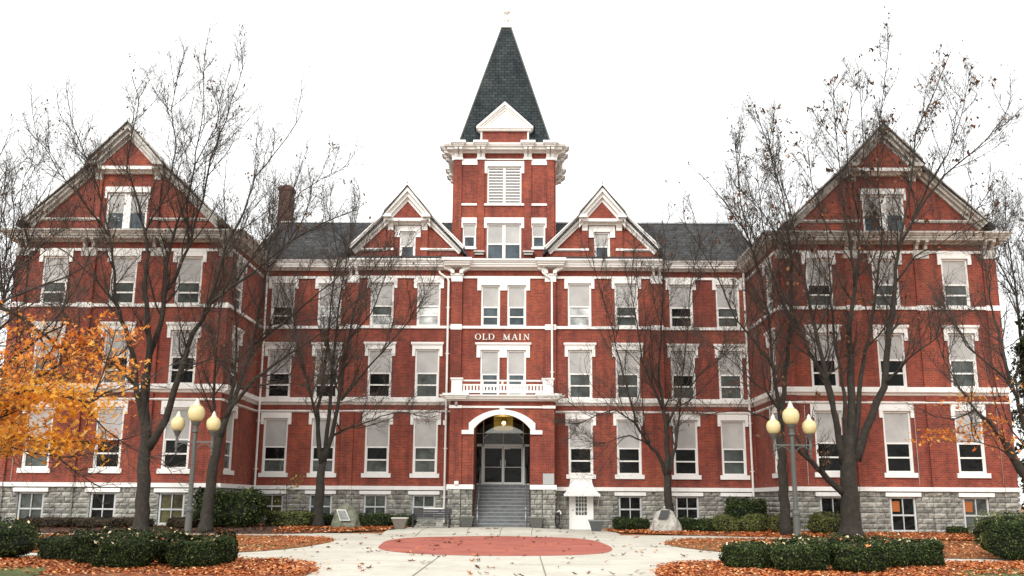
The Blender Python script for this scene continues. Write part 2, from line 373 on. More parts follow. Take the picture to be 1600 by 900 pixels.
def section(T, rz, x0, x1, wins, g1, g2, g3, g0, piers=(), z0b=.28, zfoot=-.15, worn=False, cx0=None, cx1=None, ml=0, mr=0):
    holes = []
    for x in wins: holes += [(x - .62, x + .62, 2.73, 5.47), (x - .62, x + .62, 6.52, 9.02), (x - .61, x + .61, 10.24, 12.52)]
    m = MB(T); wall(m, x0, x1, 1.92, 13.75, holes); m.build("wall", M_BRICK, B)
    bh = [(x - .57, x + .57, z0b, 1.70) for x, g in zip(wins, g0) if g != '-']
    m = MB(T); stones(m, x0, x1, zfoot, 1.92, bh); m.build("stone_base", M_STONE, B)
    m = MB(T); T2 = T @ Matrix.Translation((0, .02, 0)); m.T = T2; wall(m, x0, x1, zfoot, 1.92, bh, .3); m.build("mortar_backing", M_MORTAR, B)
    for i, x in enumerate(wins):
        w1(T, rz, x, g1[i]); w2(T, rz, x, g2[i]); w3(T, rz, x, g3[i])
        if g0[i] != '-': w0(T, rz, x, g0[i], z0b)
    bands(T, x0, x1)
    MB(T).hip(CORN, cx0 if cx0 is not None else x0, cx1 if cx1 is not None else x1, ml, mr).build("cornice", M_WORN if worn else M_WHITE, B)
    for a, b in piers:
        m = MB(T)
        m.box(a, b, -.12, .03, 2.11, 5.79); m.box(a, b, -.12, .03, 5.90, 6.14); m.box(a, b, -.12, .03, 6.53, 10.05); m.box(a, b, -.12, .03, 10.29, 12.5)
        m.build("pilaster", M_BRICK, B)
        MB(T).box(a - .02, b + .02, -.15, .03, 10.05, 10.29).build("pilaster_block", M_WHITE, B)
        MB(T).box(a - .02, b + .02, -.15, .03, 12.5, 12.9).build("pilaster_block", M_WORN if worn else M_WHITE, B)
        m = MB(T); stones(m, a - .03, b + .03, zfoot, 1.92, (), y=-.13, bw=.5); m.build("stone_pier", M_STONE, B)
        MB(T).box(a - .04, b + .04, -.29, -.17, 1.925, 2.105).build("water_table", M_WHITE, B)
        # scrolled bracket under the cornice
        m = MB(T); br = [(.12, 12.9), (.2, 12.94), (.24, 13.08), (.36, 13.16), (.46, 13.22), (.46, 13.295), (0, 13.295), (0, 12.9)]
        
        for u, v in ((a + .06, a + .2), (b - .2, b - .06)): MB(T).profile(br, u, v).build("cornice_bracket", M_WORN if worn else M_WHITE, B)

# ---- middle ranges: outer bays (y 50.22) and gabled pavilions (y 50)
To = frame(0, 50.22)
Tm = frame(0, 50.0)
section(To, 0, -12.75, -8.2, (-11.62, -9.17), ('dm', 'dm'), ('dd', 'md'), ('dd', 'pp'), ('l', 'm'), z0b=.55)
section(To, 0, 8.15, 12.7, (9.17, 11.60), ('dd', 'mm'), ('dm', 'mm'), ('dd', 'mm'), ('d', 'm'), z0b=.55)
section(Tm, 0, -8.2, -2.72, (-6.40, -3.97), ('dm', 'mm'), ('dd', 'mm'), ('mp', 'pp'), ('m', 'm'), piers=((-8.2, -7.62),), z0b=.55)
section(Tm, 0, 2.6, 8.15, (3.87, 6.30), ('dd', 'dd'), ('mm', 'mm'), ('pp', 'mm'), ('-', 'd'), piers=((7.58, 8.15),), z0b=.45)
# ---- tower bay between the pavilions (y 50, above the porch)
XA = -.07
holes = [(XA + s - .49, XA + s + .49, a, b) for s in (-.68, .68) for a, b in ((6.52, 9.0), (10.24, 12.40))] + [(XA - 1.4, XA + 1.4, .1, 5.95)]
m = MB(Tm); wall(m, -2.72, 2.6, .1, 13.75, holes); m.build("wall", M_BRICK, B)
for s in (-.68, .68):
    window(Tm, 0, XA + s, .98, 6.52, 9.0, rails=(1.22, .62), shade=1.255, glassm=M_GBLUE, lower=M_GBLUE if s < 0 else M_GPALE)
    window(Tm, 0, XA + s, .98, 10.24, 12.40, rails=(1.0, .50), shade=1.035, glassm=M_GBLUE, lower=M_GBLUE)
for zt, zl, ear, cap in ((9.27, 9.0, 8.6, True), (12.76, 12.40, 12.12, False)):
    m = MB(Tm); m.box(XA - 1.37, XA + 1.37, -.07, .04, zl, zt)
    for a, b in ((-1.37, -1.17), (-.19, .19), (1.17, 1.37)): m.box(XA + a, XA + b, -.07, .04, ear, zl)
    if cap: m.box(XA - 1.44, XA + 1.44, -.14, .02, zt, zt + .1)
    m.build("paired_lintel", M_WHITE, B)
MB(Tm).box(-2.2, 2.1, -.09, .05, 10.10, 10.24).build("string_course", M_WHITE, B)
MB(Tm).box(-2.2, 2.1, -.085, .05, 12.76, 12.88).build("string_course", M_WHITE, B)
MB(Tm).profile(CORN, -2.72, 2.6).build("cornice", M_WHITE, B)
for xc in (XA - 2.43, XA + 2.43):
    m = MB(Tm); m.box(xc - .27, xc + .27, -.22, .03, 6.5, 10.02); m.box(xc - .27, xc + .27, -.22, .03, 10.30, 12.55); m.box(xc - .12, xc + .12, -.20, .03, 12.97, 13.2); m.build("pilaster", M_BRICK, B)
    m = MB(Tm); m.box(xc - .29, xc + .29, -.25, .03, 10.02, 10.30); m.box(xc - .29, xc + .29, -.26, .03, 12.55, 12.88); m.box(xc - .34, xc + .34, -.31, .03, 12.88, 12.97)
    for s in (-1, 1):
        p = [(.13, 12.97), (.30, 12.97), (.33, 13.06), (.50, 13.16), (.66, 13.20), (.66, 13.32), (.40, 13.34), (.20, 13.18), (.13, 13.10)]
        m.prism([(xc + s * a, b) for a, b in (p if s > 0 else p[::-1])], -.42, .02)
    m.build("capital", M_WHITE, B)
    m = MB(Tm)
    for hw, z0, z1, d in ((.66, 13.34, 13.44, .70), (.72, 13.44, 13.54, .78), (.79, 13.54, 13.70, .88)): m.box(xc - hw, xc + hw, -d, .0, z0, z1)
    m.build("cornice_block", M_WHITE, B)
# letters
def letter(ch, x, z, h, w):
    m = MB(Tm); y0, y1 = -.07, -.005; st = .17 * h; th = .075 * h; sf = .06 * h
    bx = lambda a, b, c, d: m.box(x + a, x + b, y0, y1, z + c, z + d)
    def sl(xa, za, xb, zb, t): m.prism([(x + xa - t / 2, z + za), (x + xa + t / 2, z + za), (x + xb + t / 2, z + zb), (x + xb - t / 2, z + zb)], y0, y1)
    def ring(cx, a0, a1, rx, rz_):
        n = 20
        for i in range(n):
            t0 = a0 + (a1 - a0) * i / n; t1 = a0 + (a1 - a0) * (i + 1) / n
            def P2(t, k): tt = lerp(th, st, abs(math.cos(t)) ** 1.3) * k; return (x + cx + (rx - tt) * math.cos(t), z + h / 2 + (rz_ - tt * .6) * math.sin(t))
            m.prism([P2(t0, 1), P2(t0, 0), P2(t1, 0), P2(t1, 1)], y0, y1)
    if ch == 'O': ring(w / 2, 0, 2 * math.pi, w / 2, h / 2)
    if ch == 'D': bx(.08 * w, .08 * w + st, 0, h); bx(0, .5 * w, 0, sf); bx(0, .5 * w, h - sf, h); ring(.42 * w, -math.pi / 2, math.pi / 2, .58 * w, h / 2)
    if ch == 'L': bx(.1 * w, .1 * w + st, sf, h - sf); bx(0, .45 * w, h - sf, h); bx(0, w, 0, sf); bx(w - th, w, sf, .3 * h)
    if ch == 'I': bx(w / 2 - st / 2, w / 2 + st / 2, sf, h - sf); bx(w / 2 - st, w / 2 + st, 0, sf); bx(w / 2 - st, w / 2 + st, h - sf, h)
    if ch == 'M':
        bx(.12 * w, .12 * w + th, sf, h - sf); bx(.88 * w - st, .88 * w, sf, h - sf); sl(.5 * w, 0, .17 * w, h, st); sl(.5 * w, 0, .84 * w, h, th)
        for a, b in ((0, .32), (.68, 1)): bx(a * w, b * w, 0, sf)
        bx(0, .25 * w, h - sf, h); bx(.78 * w, w, h - sf, h)
    if ch == 'A':
        sl(.14 * w, sf, .5 * w, h, th); sl(.84 * w, sf, .48 * w, h, st); bx(.26 * w, .72 * w, .32 * h, .32 * h + th); bx(0, .3 * w, 0, sf); bx(.66 * w, w, 0, sf)
    if ch == 'N':
        bx(.14 * w, .14 * w + th, sf, h - sf); bx(.86 * w - th, .86 * w, sf, h - sf); sl(.84 * w, 0, .16 * w, h, st); bx(0, .32 * w, 0, sf); bx(0, .25 * w, h - sf, h); bx(.7 * w, w, h - sf, h)
    m.build("letter", M_LETTER, B)
for ch, x, w in (('O', -1.56, .31), ('L', -1.17, .24), ('D', -.87, .31), ('M', -.12, .38), ('A', .33, .31), ('I', .69, .14), ('N', .93, .33)): letter(ch, x + .03, 9.52, .315, w)

# ---- wings (y 44.47)
for sgn in (-1, 1):
    T = frame(0, 44.47); A, Bx = (12.7, 22.8)
    x0, x1 = (-Bx, -A) if sgn < 0 else (A, Bx)
    wx = [sgn * v for v in (14.65, 17.72, 20.93)]
    pz = [tuple(sorted((sgn * a, sgn * b))) for a, b in ((12.7, 13.25), (15.82, 16.45), (19.05, 19.72), (22.2, 22.8))]
    if sgn < 0:
        wx = wx[::-1]
        section(T, 0, x0, x1, wx, ('mm', 'dd', 'dd'), ('md', 'dm', 'dd'), ('mm', 'mm', 'mm'), ('m', 'd', 'l'), piers=pz, z0b=.30, worn=True, ml=1, mr=1)
    else:
        section(T, 0, x0, x1, wx, ('dd', 'dd', 'dd'), ('dd', 'dd', 'mm'), ('dm', 'mm', 'mm'), ('d', 'd', 'm'), piers=pz, z0b=.18, worn=True, ml=1, mr=1)
    # inner side wall with one window per floor, and plain outer side wall
    if sgn < 0: Ti, rzi = frame(-12.7, 44.47, R(90)), R(90)
    else: Ti, rzi = frame(12.7, 50.22, R(-90)), R(-90)
    xw = 1.6 if sgn < 0 else 5.75 - 1.6
    section(Ti, rzi, 0, 5.75, (xw,), ('mm',), ('dd',), ('mm',), ('-',), worn=True, ml=1 if sgn < 0 else 0, mr=1 if sgn > 0 else 0)
    To2 = frame(-22.8, 62, R(-90)) if sgn < 0 else frame(22.8, 44.47, R(90))
    m = MB(To2); wall(m, 0, 17.53, -.15, 13.75, []); m.build("wall", M_BRICK, B)
    MB(To2).hip(CORN, 0, 17.53, 0 if sgn > 0 else 0, 0).build("cornice", M_WORN, B)
MB().quad((-23, 62, -.2), (-23, 62, 13.7), (23, 62, 13.7), (23, 62, -.2)).build("wall", M_BRICK, B)

# ---- gables
def gable(T, cx, apex, xm, zm, xf, zf, zb, wh, wz0, wz1, ll, pil, worn, n_win):
    W_ = M_WORN if worn else M_WHITE
    ztop = lambda x: zm - .12 + (apex - zm - .2) * (1 - x / xm)
    m = MB(T)
    for s in (-1, 1):
        p = [(cx + s * (xf + .02), zb), (cx + s * wh, zb), (cx + s * wh, ztop(wh)), (cx + s * xm, zm - .15), (cx + s * xf, zf - .1)]
        if s < 0: pass
        else: p = p[::-1]
        m.quad(*[(a, 0, b) for a, b in p])
        m.quad((cx + s * wh, 0, zb), (cx + s * wh, .3, zb), (cx + s * wh, .3, wz1), (cx + s * wh, 0, wz1))
    m.quad((cx - wh, 0, wz1), (cx + wh, 0, wz1), (cx + wh, 0, ztop(wh)), (cx, 0, apex - .3), (cx - wh, 0, ztop(wh)))
    m.quad((cx - wh, 0, wz1), (cx - wh, .3, wz1), (cx + wh, .3, wz1), (cx + wh, 0, wz1))
    m.build("gable_wall", M_BRICK, B)
    # main rakes
    for s in (-1, 1):
        m = MB(T); ux, uz = xm - xf, zm - zf; l = math.hypot(ux, uz); nx, nz = -uz / l * -1, -ux / l * -1   # outward normal
        nx, nz = uz / l, -ux / l
        for o0, o1, d in ((-.33, -.20, .14), (-.20, -.07, .32), (-.07, .07, .46), (.07, .13, .54)):
            q = [(xf + .0, zf), (xm - .02, zm)]
            p = [(q[0][0] + nx * o0, q[0][1] + nz * o0), (q[0][0] + nx * o1, q[0][1] + nz * o1), (q[1][0] + nx * o1, q[1][1] + nz * o1), (q[1][0] + nx * o0, q[1][1] + nz * o0)]
            p = [(cx + s * a, b) for a, b in p]
            m.prism(p if s > 0 else p[::-1], -d, .05)
        m.build("rake_cornice", W_, B)
    # little projecting gable on brackets
    m = MB(T); ux, uz = -xm, apex - zm; l = math.hypot(ux, uz); nx, nz = uz / l, -ux / l
    for o0, o1, d in ((-.38, -.24, .40), (-.24, -.08, .60), (-.08, .10, .78), (.10, .17, .86)):
        for s in (-1, 1):
            ka = -o0 * 0; t0 = (o0 / nz); t1 = (o1 / nz)
            p = [(xm + nx * o0 * .0 + .06, zm + o0 / nz - .06 * uz / xm), (xm + .06, zm + o1 / nz - .06 * uz / xm), (0, apex + o1 / nz), (0, apex + o0 / nz)]
            p = [(cx + s * a, b) for a, b in p]
            m.prism(p if s > 0 else p[::-1], -d, -.3 if d > .45 else .02)
    m.box(cx - xm - .1, cx - xm + .34, -.80, -.02, zm - .20, zm - .04); m.box(cx + xm - .34, cx + xm + .1, -.80, -.02, zm - .20, zm - .04)
    m.build("rake_cornice", W_, B)
    m = MB(T); m.quad((cx - xm + .1, -.35, zm - .18), (cx + xm - .1, -.35, zm - .18), (cx, -.35, apex - .36)); m.build("gable_wall", M_BRICK, B)
    m = MB(T); m.box(cx - xm + .34, cx + xm - .34, -.46, .02, zm - .34, zm - .185); m.box(cx - xm + .3, cx + xm - .3, -.16, .02, zm - .46, zm - .34); m.build("string_course", M_WHITE, B)
    pa, pb = pil
    for s in (-1, 1):
        a, b = sorted((cx + s * pa, cx + s * pb)); zt = zm - .22
        m = MB(T); m.box(a, b, -.14, .02, zb + .62, zt - .55); m.box(a, b, -.14, .02, zb, zb + .5); m.build("pilaster", M_BRICK, B)
        m = MB(T)
        m.profile([(0, zt - .55), (.18, zt - .55), (.2, zt - .40), (.34, zt - .22), (.58, zt - .12), (.6, zt), (0, zt)], a + .02, b - .02)
        m.build("bracket", W_, B); MB(T).box(a - .02, b + .02, -.20, .02, zb + .5, zb + .62).build("pilaster_band", W_, B)
        a, b = sorted((cx + s * pb, cx + s * (xf - .05)))
        MB(T).profile([(0, zb + .50), (.06, zb + .50), (.13, zb + .56), (.13, zb + .62), (0, zb + .64)], a, b).build("string_course", W_, B)
    # window(s)
    if n_win == 1:
        window(T, 0, cx, wh * 2, wz0, wz1, rails=((wz1 - wz0) * .47,), shade=(wz1 - wz0) * .47 + .035, glassm=M_GBLUE, lintel=(wh + .27, ll, .32))
    else:
        window(T, 0, cx, wh * 2, wz0, wz1, shade=(wz1 - wz0) * .46, glassm=M_GBLUE, lintel=(wh + .1, ll, .30), mull=.34, fw=.1)
def prism_roof(cx, y0, y1, ridge, half, zeave, th=.14, name="roof", mt=None):
    m = MB()
    for s in (-1, 1):
        e = (cx + s * half, zeave); a = (cx, ridge)
        vs = [(a[0], y0, a[1]), (a[0], y1, a[1]), (e[0], y1, e[1]), (e[0], y0, e[1]), (a[0], y0, a[1] - th), (a[0], y1, a[1] - th), (e[0], y1, e[1] - th), (e[0], y0, e[1] - th)]
        fs = [(0, 1, 2, 3), (4, 7, 6, 5), (3, 2, 6, 7), (0, 3, 7, 4), (1, 5, 6, 2)]
        m.add(vs, fs)
    return m.build(name, mt or M_SLATE, B)
for s in (-1, 1):
    gable(frame(0, 44.47), s * 17.85, 18.72, 1.66, 17.0, 4.58, 14.12, 13.74, .98, 13.80, 15.64, .27, (1.22, 1.58), True, 2)
    prism_roof(s * 17.85, 43.98, 61.9, 18.52, 4.95, 14.0)
    prism_roof(s * 17.85, 43.60, 45.2, 18.93, 1.78, 16.94, .07)
    gable(Tm, s * 5.12 - .04, 17.42, 1.15, 16.10, 2.95, 14.28, 13.74, .42, 13.80, 15.30, .30, (.73, 1.07), False, 1)
    prism_roof(s * 5.12 - .04, 49.52, 55.8, 17.33, 3.12, 14.05)
    prism_roof(s * 5.12 - .04, 49.14, 50.9, 17.62, 1.26, 16.03, .07)
    # main slate roof halves
    x0, x1 = (-13.4, -2.75) if s < 0 else (2.6, 13.4)
    m = MB(); m.add([(x0, 49.5, 13.66), (x1, 49.5, 13.66), (x1, 56, 17.50), (x0, 56, 17.50), (x0, 62, 13.7), (x1, 62, 13.7)], [(0, 1, 2, 3), (3, 2, 5, 4)]); m.build("roof", M_SLATE, B)
    MB().box(x0, x1, 55.9, 56.1, 17.48, 17.56).build("ridge_cap", M_METAL, B)
    MB().box(s * 5.1 - 2.9, s * 5.1 + 2.3, 49.34, 49.42, 13.742, 13.80).build("gutter_flashing", M_BLACK, B)
m = MB(); m.quad((-2.75, 49.4, 13.72), (2.6, 49.4, 13.72), (2.6, 51.0, 13.78), (-2.75, 51.0, 13.78)); m.quad((-2.75, 56, 17.5), (2.6, 56, 17.5), (2.6, 62, 13.7), (-2.75, 62, 13.7)); m.build("roof", M_SLATE, B)
# finials on the gables
for x, z, y in ((-5.16, 17.63, 49.3), (5.08, 17.63, 49.3), (-17.85, 18.94, 43.8), (17.85, 18.94, 43.8)):
    MB().lathe((x, y, z), [(.05, -.1), (.05, .05), (.02, .1), (.05, .16), (.01, .24)], 8).build("finial", M_METAL, B)
# chimney
m = MB(); m.box(-13.75, -12.98, 56.3, 57.1, 16.5, 19.62); m.build("chimney", M_OLDBRICK, B)
MB().box(-13.82, -12.91, 56.23, 57.17, 19.62, 19.80).box(-13.7, -13.03, 56.35, 57.05, 19.80, 19.93).build("chimney_cap", M_OLDBRICK, B)

# ---- upper tower
TC = (-.10, 53.7); HW = 2.70
faces = [(frame(TC[0], TC[1] - HW), 0), (Matrix.Translation((TC[0] + HW, TC[1], 0)) @ Matrix.Rotation(R(90), 4, 'Z'), R(90)), (Matrix.Translation((TC[0] - HW, TC[1], 0)) @ Matrix.Rotation(R(-90), 4, 'Z'), R(-90)), (Matrix.Translation((TC[0], TC[1] + HW, 0)) @ Matrix.Rotation(R(180), 4, 'Z'), R(180))]
TCORN = [(0, 20.02), (.10, 20.02), (.12, 20.10), (.42, 20.12), (.44, 20.22), (.54, 20.26), (.60, 20.36), (.62, 20.44), (0, 20.48)]
for k, (T, rz) in enumerate(faces):
    holes = [(-.93, .93, 17.15, 19.27)] if k < 3 else []
    if k == 0: holes += [(-.93, .93, 13.80, 16.04), (-2.22, -1.5, 14.70, 16.04), (1.5, 2.22, 14.70, 16.04)]
    m = MB(T); wall(m, -HW, HW, 13.6, 20.1, holes); m.build("tower_wall", M_BRICK, B)
    if k < 3: window(T, rz, 0, 1.86, 17.15, 19.27, lintel=(1.09, .29, .40), sill=(1.09, .12), mull=.13, louver=True)
    if k == 0:
        window(T, rz, 0, 1.86, 13.80, 16.04, rails=(1.10,), shade=1.135, glassm=M_GBLUE, lintel=(1.09, .32, .27), mull=.17)
        for x in (-1.86, 1.86): window(T, rz, x, .72, 14.70, 16.04, rails=(.62,), shade=.65, glassm=M_GBLUE, lintel=(.43, .31, .26), sill=(.43, .11), fw=.07)
    m = MB(T)
    for a, b in ((-2.70, -2.32), (-1.47, -1.08), (1.08, 1.47), (2.32, 2.70)): m.box(a, b, -.10, .02, 14.46, 19.64)
    for a, b in ((-1.5, -1.1), (1.1, 1.5)): m.box(a, b, -.12, .02, 13.75, 14.25)
    m.build("pilaster", M_BRICK, B)
    for a, b in ((-2.32, -1.47), (1.47, 2.32)):
        MB(T).box(a, b, -.06, .02, 19.35, 19.64).build("string_course", M_WHITE, B); MB(T).box(a + .01, b - .01, -.08, .02, 17.03, 17.15).build("string_course", M_WHITE, B)
    m = MB(T); m.box(-HW, HW, -.05, .02, 19.64, 19.70); m.build("string_course", M_WHITE, B)
    for a, b in ((-1.6, -1.02), (1.02, 1.6)): m = MB(T); m.box(a, b, -.34, .02, 14.38, 14.46); m.box(a + .05, b - .05, -.24, .02, 14.25, 14.38); m.build("pilaster_base", M_WORN, B)
    MB(T).hip(TCORN, -HW, HW, 1, 1).build("cornice", M_WHITE, B)
    for xc in (-2.50, -1.28, 1.28, 2.50):
        m = MB(T); m.box(xc - .24, xc + .24, -.16, .02, 19.62, 19.74)
        br = [(0, 19.74), (.15, 19.74), (.19, 19.84), (.22, 19.96), (.40, 20.04), (.62, 20.08), (.62, 20.22), (0, 20.22)]
        m.profile(br, xc - .21, xc - .035); m.profile(br, xc + .035, xc + .21); m.profile([(0, 19.76), (.1, 19.76), (.1, 20.2), (0, 20.2)], xc - .035, xc + .035)
        m.build("bracket", M_WHITE, B)
        m = MB(T)
        for hw, z0, z1, d in ((.29, 20.22, 20.29, .70), (.33, 20.29, 20.36, .76), (.40, 20.36, 20.50, .84)): m.box(xc - hw, xc + hw, -d, 0, z0, z1)
        m.build("cornice_block", M_WHITE, B)
# spire
bs, ts, zb_, zt_ = 2.60, .26, 20.46, 28.80
m = MB(); c = TC
def sq(h, z): return [(c[0] - h, c[1] - h, z), (c[0] + h, c[1] - h, z), (c[0] + h, c[1] + h, z), (c[0] - h, c[1] + h, z)]
m.add(sq(bs, zb_) + sq(ts, zt_), [(0, 1, 5, 4), (1, 2, 6, 5), (2, 3, 7, 6), (3, 0, 4, 7), (4, 5, 6, 7), (3, 2, 1, 0)]); sp = m.build("spire", M_SPIRE, B)
m = MB()
for i in range(4):
    a = sq(bs, zb_)[i]; b = sq(ts, zt_)[i]; m.tube([a, b], .045, 6)
m.build("hip_flashing", M_POST, B)
MB().box(c[0] - .33, c[0] + .33, c[1] - .33, c[1] + .33, 28.76, 28.84).build("spire_cap", M_WHITE, B)
MB().lathe((c[0], c[1], 28.84), [(.27, 0), (.25, .12), (.14, .22), (.10, .42), (.20, .50), (.20, .56), (.07, .60), (.05, .85), (.10, .92), (.20, 1.0), (.22, 1.1), (.10, 1.2), (.04, 1.3), (.03, 1.6), (.0, 1.9)], 12).build("finial", M_WHITE, B, smooth=True)
for s in (-1, 1):   # parapet ends beside the spire
    MB().box(c[0] + s * 2.75 - .25, c[0] + s * 2.75 + .25, 52.2, 52.9, 20.48, 20.9).box(c[0] + s * 2.75 - .3, c[0] + s * 2.75 + .3, 52.15, 52.95, 20.9, 21.0).build("parapet_stub", M_WORN, B)
# dormer pediment on the spire front
T = frame(TC[0], 51.05)
m = MB(T); m.box(-1.24, 1.24, 0, 2.0, 20.45, 21.32); m.build("dormer", M_BRICK, B)
MB(T).box(-1.33, -1.24, -.04, 2.0, 20.45, 21.32).box(1.24, 1.33, -.04, 2.0, 20.45, 21.32).build("dormer_trim", M_WHITE, B)
m = MB(T); m.box(-1.46, 1.46, -.18, 2.0, 21.32, 21.42); m.box(-1.56, 1.56, -.26, 2.0, 21.42, 21.50)
m.prism([(-1.5, 21.5), (1.5, 21.5), (0, 22.86)], -.06, 1.9)
for s in (-1, 1):
    for o, d in ((0, .30), (-.14, .20), (-.3, .12)):
        p = [(1.58 + o * 1.05, 21.5), (1.42 + o * 1.05, 21.5), (0, 22.80 + o * .9), (0, 22.97 + o * .9)]
        p = [(s * a, b) for a, b in p]
        m.prism(p[::-1] if s > 0 else p, -d, 1.9 if o == 0 else -.05)
m.build("pediment", M_WHITE, B)
prism_roof(TC[0], 50.78, 53.2, 23.02, 1.66, 21.52, .04, "dormer_roof", M_SPIRE)

# ---- entrance porch
TP = frame(XA, 48.5)
# arch wall
m = MB(TP); NA = 20
zs_, zt2, hw = 4.86, 5.56, 1.38
def arc(x, hw, zs, zt): 
    r = (hw * hw + (zt - zs) ** 2) / (2 * (zt - zs)); return zt - r + math.sqrt(max(0, r * r - x * x))
m.quad((-2.55, 0, 2.18), (-hw, 0, 2.18), (-hw, 0, 6.3), (-2.55, 0, 6.3)); m.quad((hw, 0, 2.18), (2.55, 0, 2.18), (2.55, 0, 6.3), (hw, 0, 6.3))
for i in range(NA):
    a, b = lerp(-hw, hw, i / NA), lerp(-hw, hw, (i + 1) / NA)
    m.quad((a, 0, arc(a, hw, zs_, zt2)), (b, 0, arc(b, hw, zs_, zt2)), (b, 0, 6.3), (a, 0, 6.3))
    m.quad((a, 0, arc(a, hw, zs_, zt2)), (a, .4, arc(a, hw, zs_, zt2)), (b, .4, arc(b, hw, zs_, zt2)), (b, 0, arc(b, hw, zs_, zt2)))
for s in (-1, 1):
    m.quad((s * hw, 0, .1), (s * hw, 3.5, .1), (s * hw, 3.5, 5.9), (s * hw, 0, 5.9))
    m.quad((s * 2.55, 0, .1), (s * 2.55, 1.5, .1), (s * 2.55, 1.5, 6.3), (s * 2.55, 0, 6.3))
    a, b = sorted((s * 1.98, s * 2.56)); m.box(a, b, -.10, .02, 2.18, 5.88)
m.box(-2.56, -1.98, -.1, .02, 6.0, 6.28); m.box(1.98, 2.56, -.1, .02, 6.0, 6.28)
m.build("porch_wall", M_BRICK, B)
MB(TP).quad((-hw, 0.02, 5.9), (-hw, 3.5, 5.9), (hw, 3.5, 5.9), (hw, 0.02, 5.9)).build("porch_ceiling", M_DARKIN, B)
m = MB(TP); th = .23
for i in range(NA):
    a, b = i / NA * 2 - 1, (i + 1) / NA * 2 - 1
    xi0, xi1, xo0, xo1 = a * hw, b * hw, a * (hw + .25), b * (hw + .25)
    m.prism([(xi0, arc(xi0, hw, zs_, zt2)), (xi1, arc(xi1, hw, zs_, zt2)), (xo1, arc(xo1, hw + .25, 5.14, 5.80)), (xo0, arc(xo0, hw + .25, 5.14, 5.80))], -.12, .03)
for s in (-1, 1):
    a, b = sorted((s * hw, s * (hw + .25))); m.prism([(a, 4.60), (b, 4.60), (b, 5.14 if s > 0 else 4.86), (a, 4.86 if s > 0 else 5.14)], -.12, .03)
    a, b = sorted((s * (hw + .25), s * 1.975)); m.box(a, b, -.12, .03, 4.60, 4.80)
m.box(-.13, .13, -.17, -.10, 5.54, 5.86)
m.build("arch_surround", M_WHITE, B)
m = MB(TP); m.box(-1.975, 1.975, -.08, .02, 5.88, 5.98); m.box(-2.62, -1.975, -.17, .02, 5.86, 6.0); m.box(1.975, 2.62, -.17, .02, 5.86, 6.0); m.build("string_course", M_WHITE, B)
PC = [(0, 6.22), (.10, 6.22), (.12, 6.28), (.34, 6.30), (.36, 6.38), (.46, 6.42), (.48, 6.50), (0, 6.52)]
m = MB(TP); m.hip(PC, -2.6, 2.6, 1, 1); m.box(-2.6, 2.6, 0.0, 1.5, 6.32, 6.515)
for s in (-1, 1):
    for w_, z0, z1, d in ((.50, 6.28, 6.36, .52), (.56, 6.36, 6.44, .58), (.64, 6.44, 6.55, .66)): m.box(s * 2.27 - w_, s * 2.27 + w_, -d, .9, z0, z1)
m.build("porch_cornice", M_WHITE, B)
# balcony
for s in (-1, 1):
    m = MB(TP); m.box(s * 2.25 - .26, s * 2.25 + .26, -.30, .24, 6.55, 7.26); m.box(s * 2.25 - .31, s * 2.25 + .31, -.35, .29, 7.26, 7.34); m.box(s * 2.25 - .29, s * 2.25 + .29, -.33, .27, 6.55, 6.62)
    m.build("balcony_post", M_WHITE, B)
for nm, (xa, xb, ya, yb) in {"f": (-1.99, 1.99, -.12, -.02)}.items():
    m = MB(TP); m.box(xa, xb, -.14, .02, 7.19, 7.26); m.box(xa, xb, ya + .01, yb, 6.98, 7.05); m.box(xa, xb, ya + .01, yb, 6.62, 6.74)
    for x in (-.98, 0.0, .98): m.box(x - .05, x + .05, ya, yb + .01, 7.05, 7.19)
    m.build("balcony_rail", M_WHITE, B)
    m = MB(TP); x = xa + .09
    while x < xb - .02: m.box(x - .045, x + .045, ya + .015, yb - .005, 6.74, 6.98); x += .165
    m.build("balusters", M_WHITE, B)
for s in (-1, 1):
    m = MB(TP); X = s * 2.25
    m.box(X - .06, X + .06, .24, 1.45, 7.19, 7.26); m.box(X - .05, X + .05, .24, 1.45, 6.98, 7.04); m.box(X - .05, X + .05, .24, 1.45, 6.62, 6.72)
    for i in range(7): m.box(X - .04, X + .04, .33 + i * .165, .41 + i * .165, 6.72, 6.98)
    m.build("balcony_rail", M_WHITE, B)
# stone feet and caps of the porch
for s in (-1, 1):
    a, b = sorted((s * 1.40, s * 2.55))
    m = MB(TP); a1, b1 = sorted((s * 1.98, s * 2.60)); stones(m, a1, b1, 0.05, 1.96, (), y=-.12, bw=.34)
    a1, b1 = sorted((s * 1.40, s * 1.97)); stones(m, a1, b1, 0.05, 1.96, (), y=-.03, bw=.4)
    Ts = MB(TP @ Matrix.Translation((s * 2.57, 0, 0)) @ Matrix.Rotation(R(90 * s), 4, 'Z'))
    (stones(Ts, 0, 1.45, 0.05, 1.96) if s > 0 else stones(Ts, -1.45, 0, 0.05, 1.96)); m.v.extend([]); 
    m.build("stone_pier", M_STONE, B); Ts.build("stone_pier", M_STONE, B)
    MB(TP).box(a, b, 0.0, .3, .05, 1.96).build("mortar_backing", M_MORTAR, B)
    c0, c1 = sorted((s * 1.37, s * 2.66)); MB(TP).box(c0, c1, -.20, 1.45, 1.96, 2.18).build("pier_cap", M_WHITE, B)
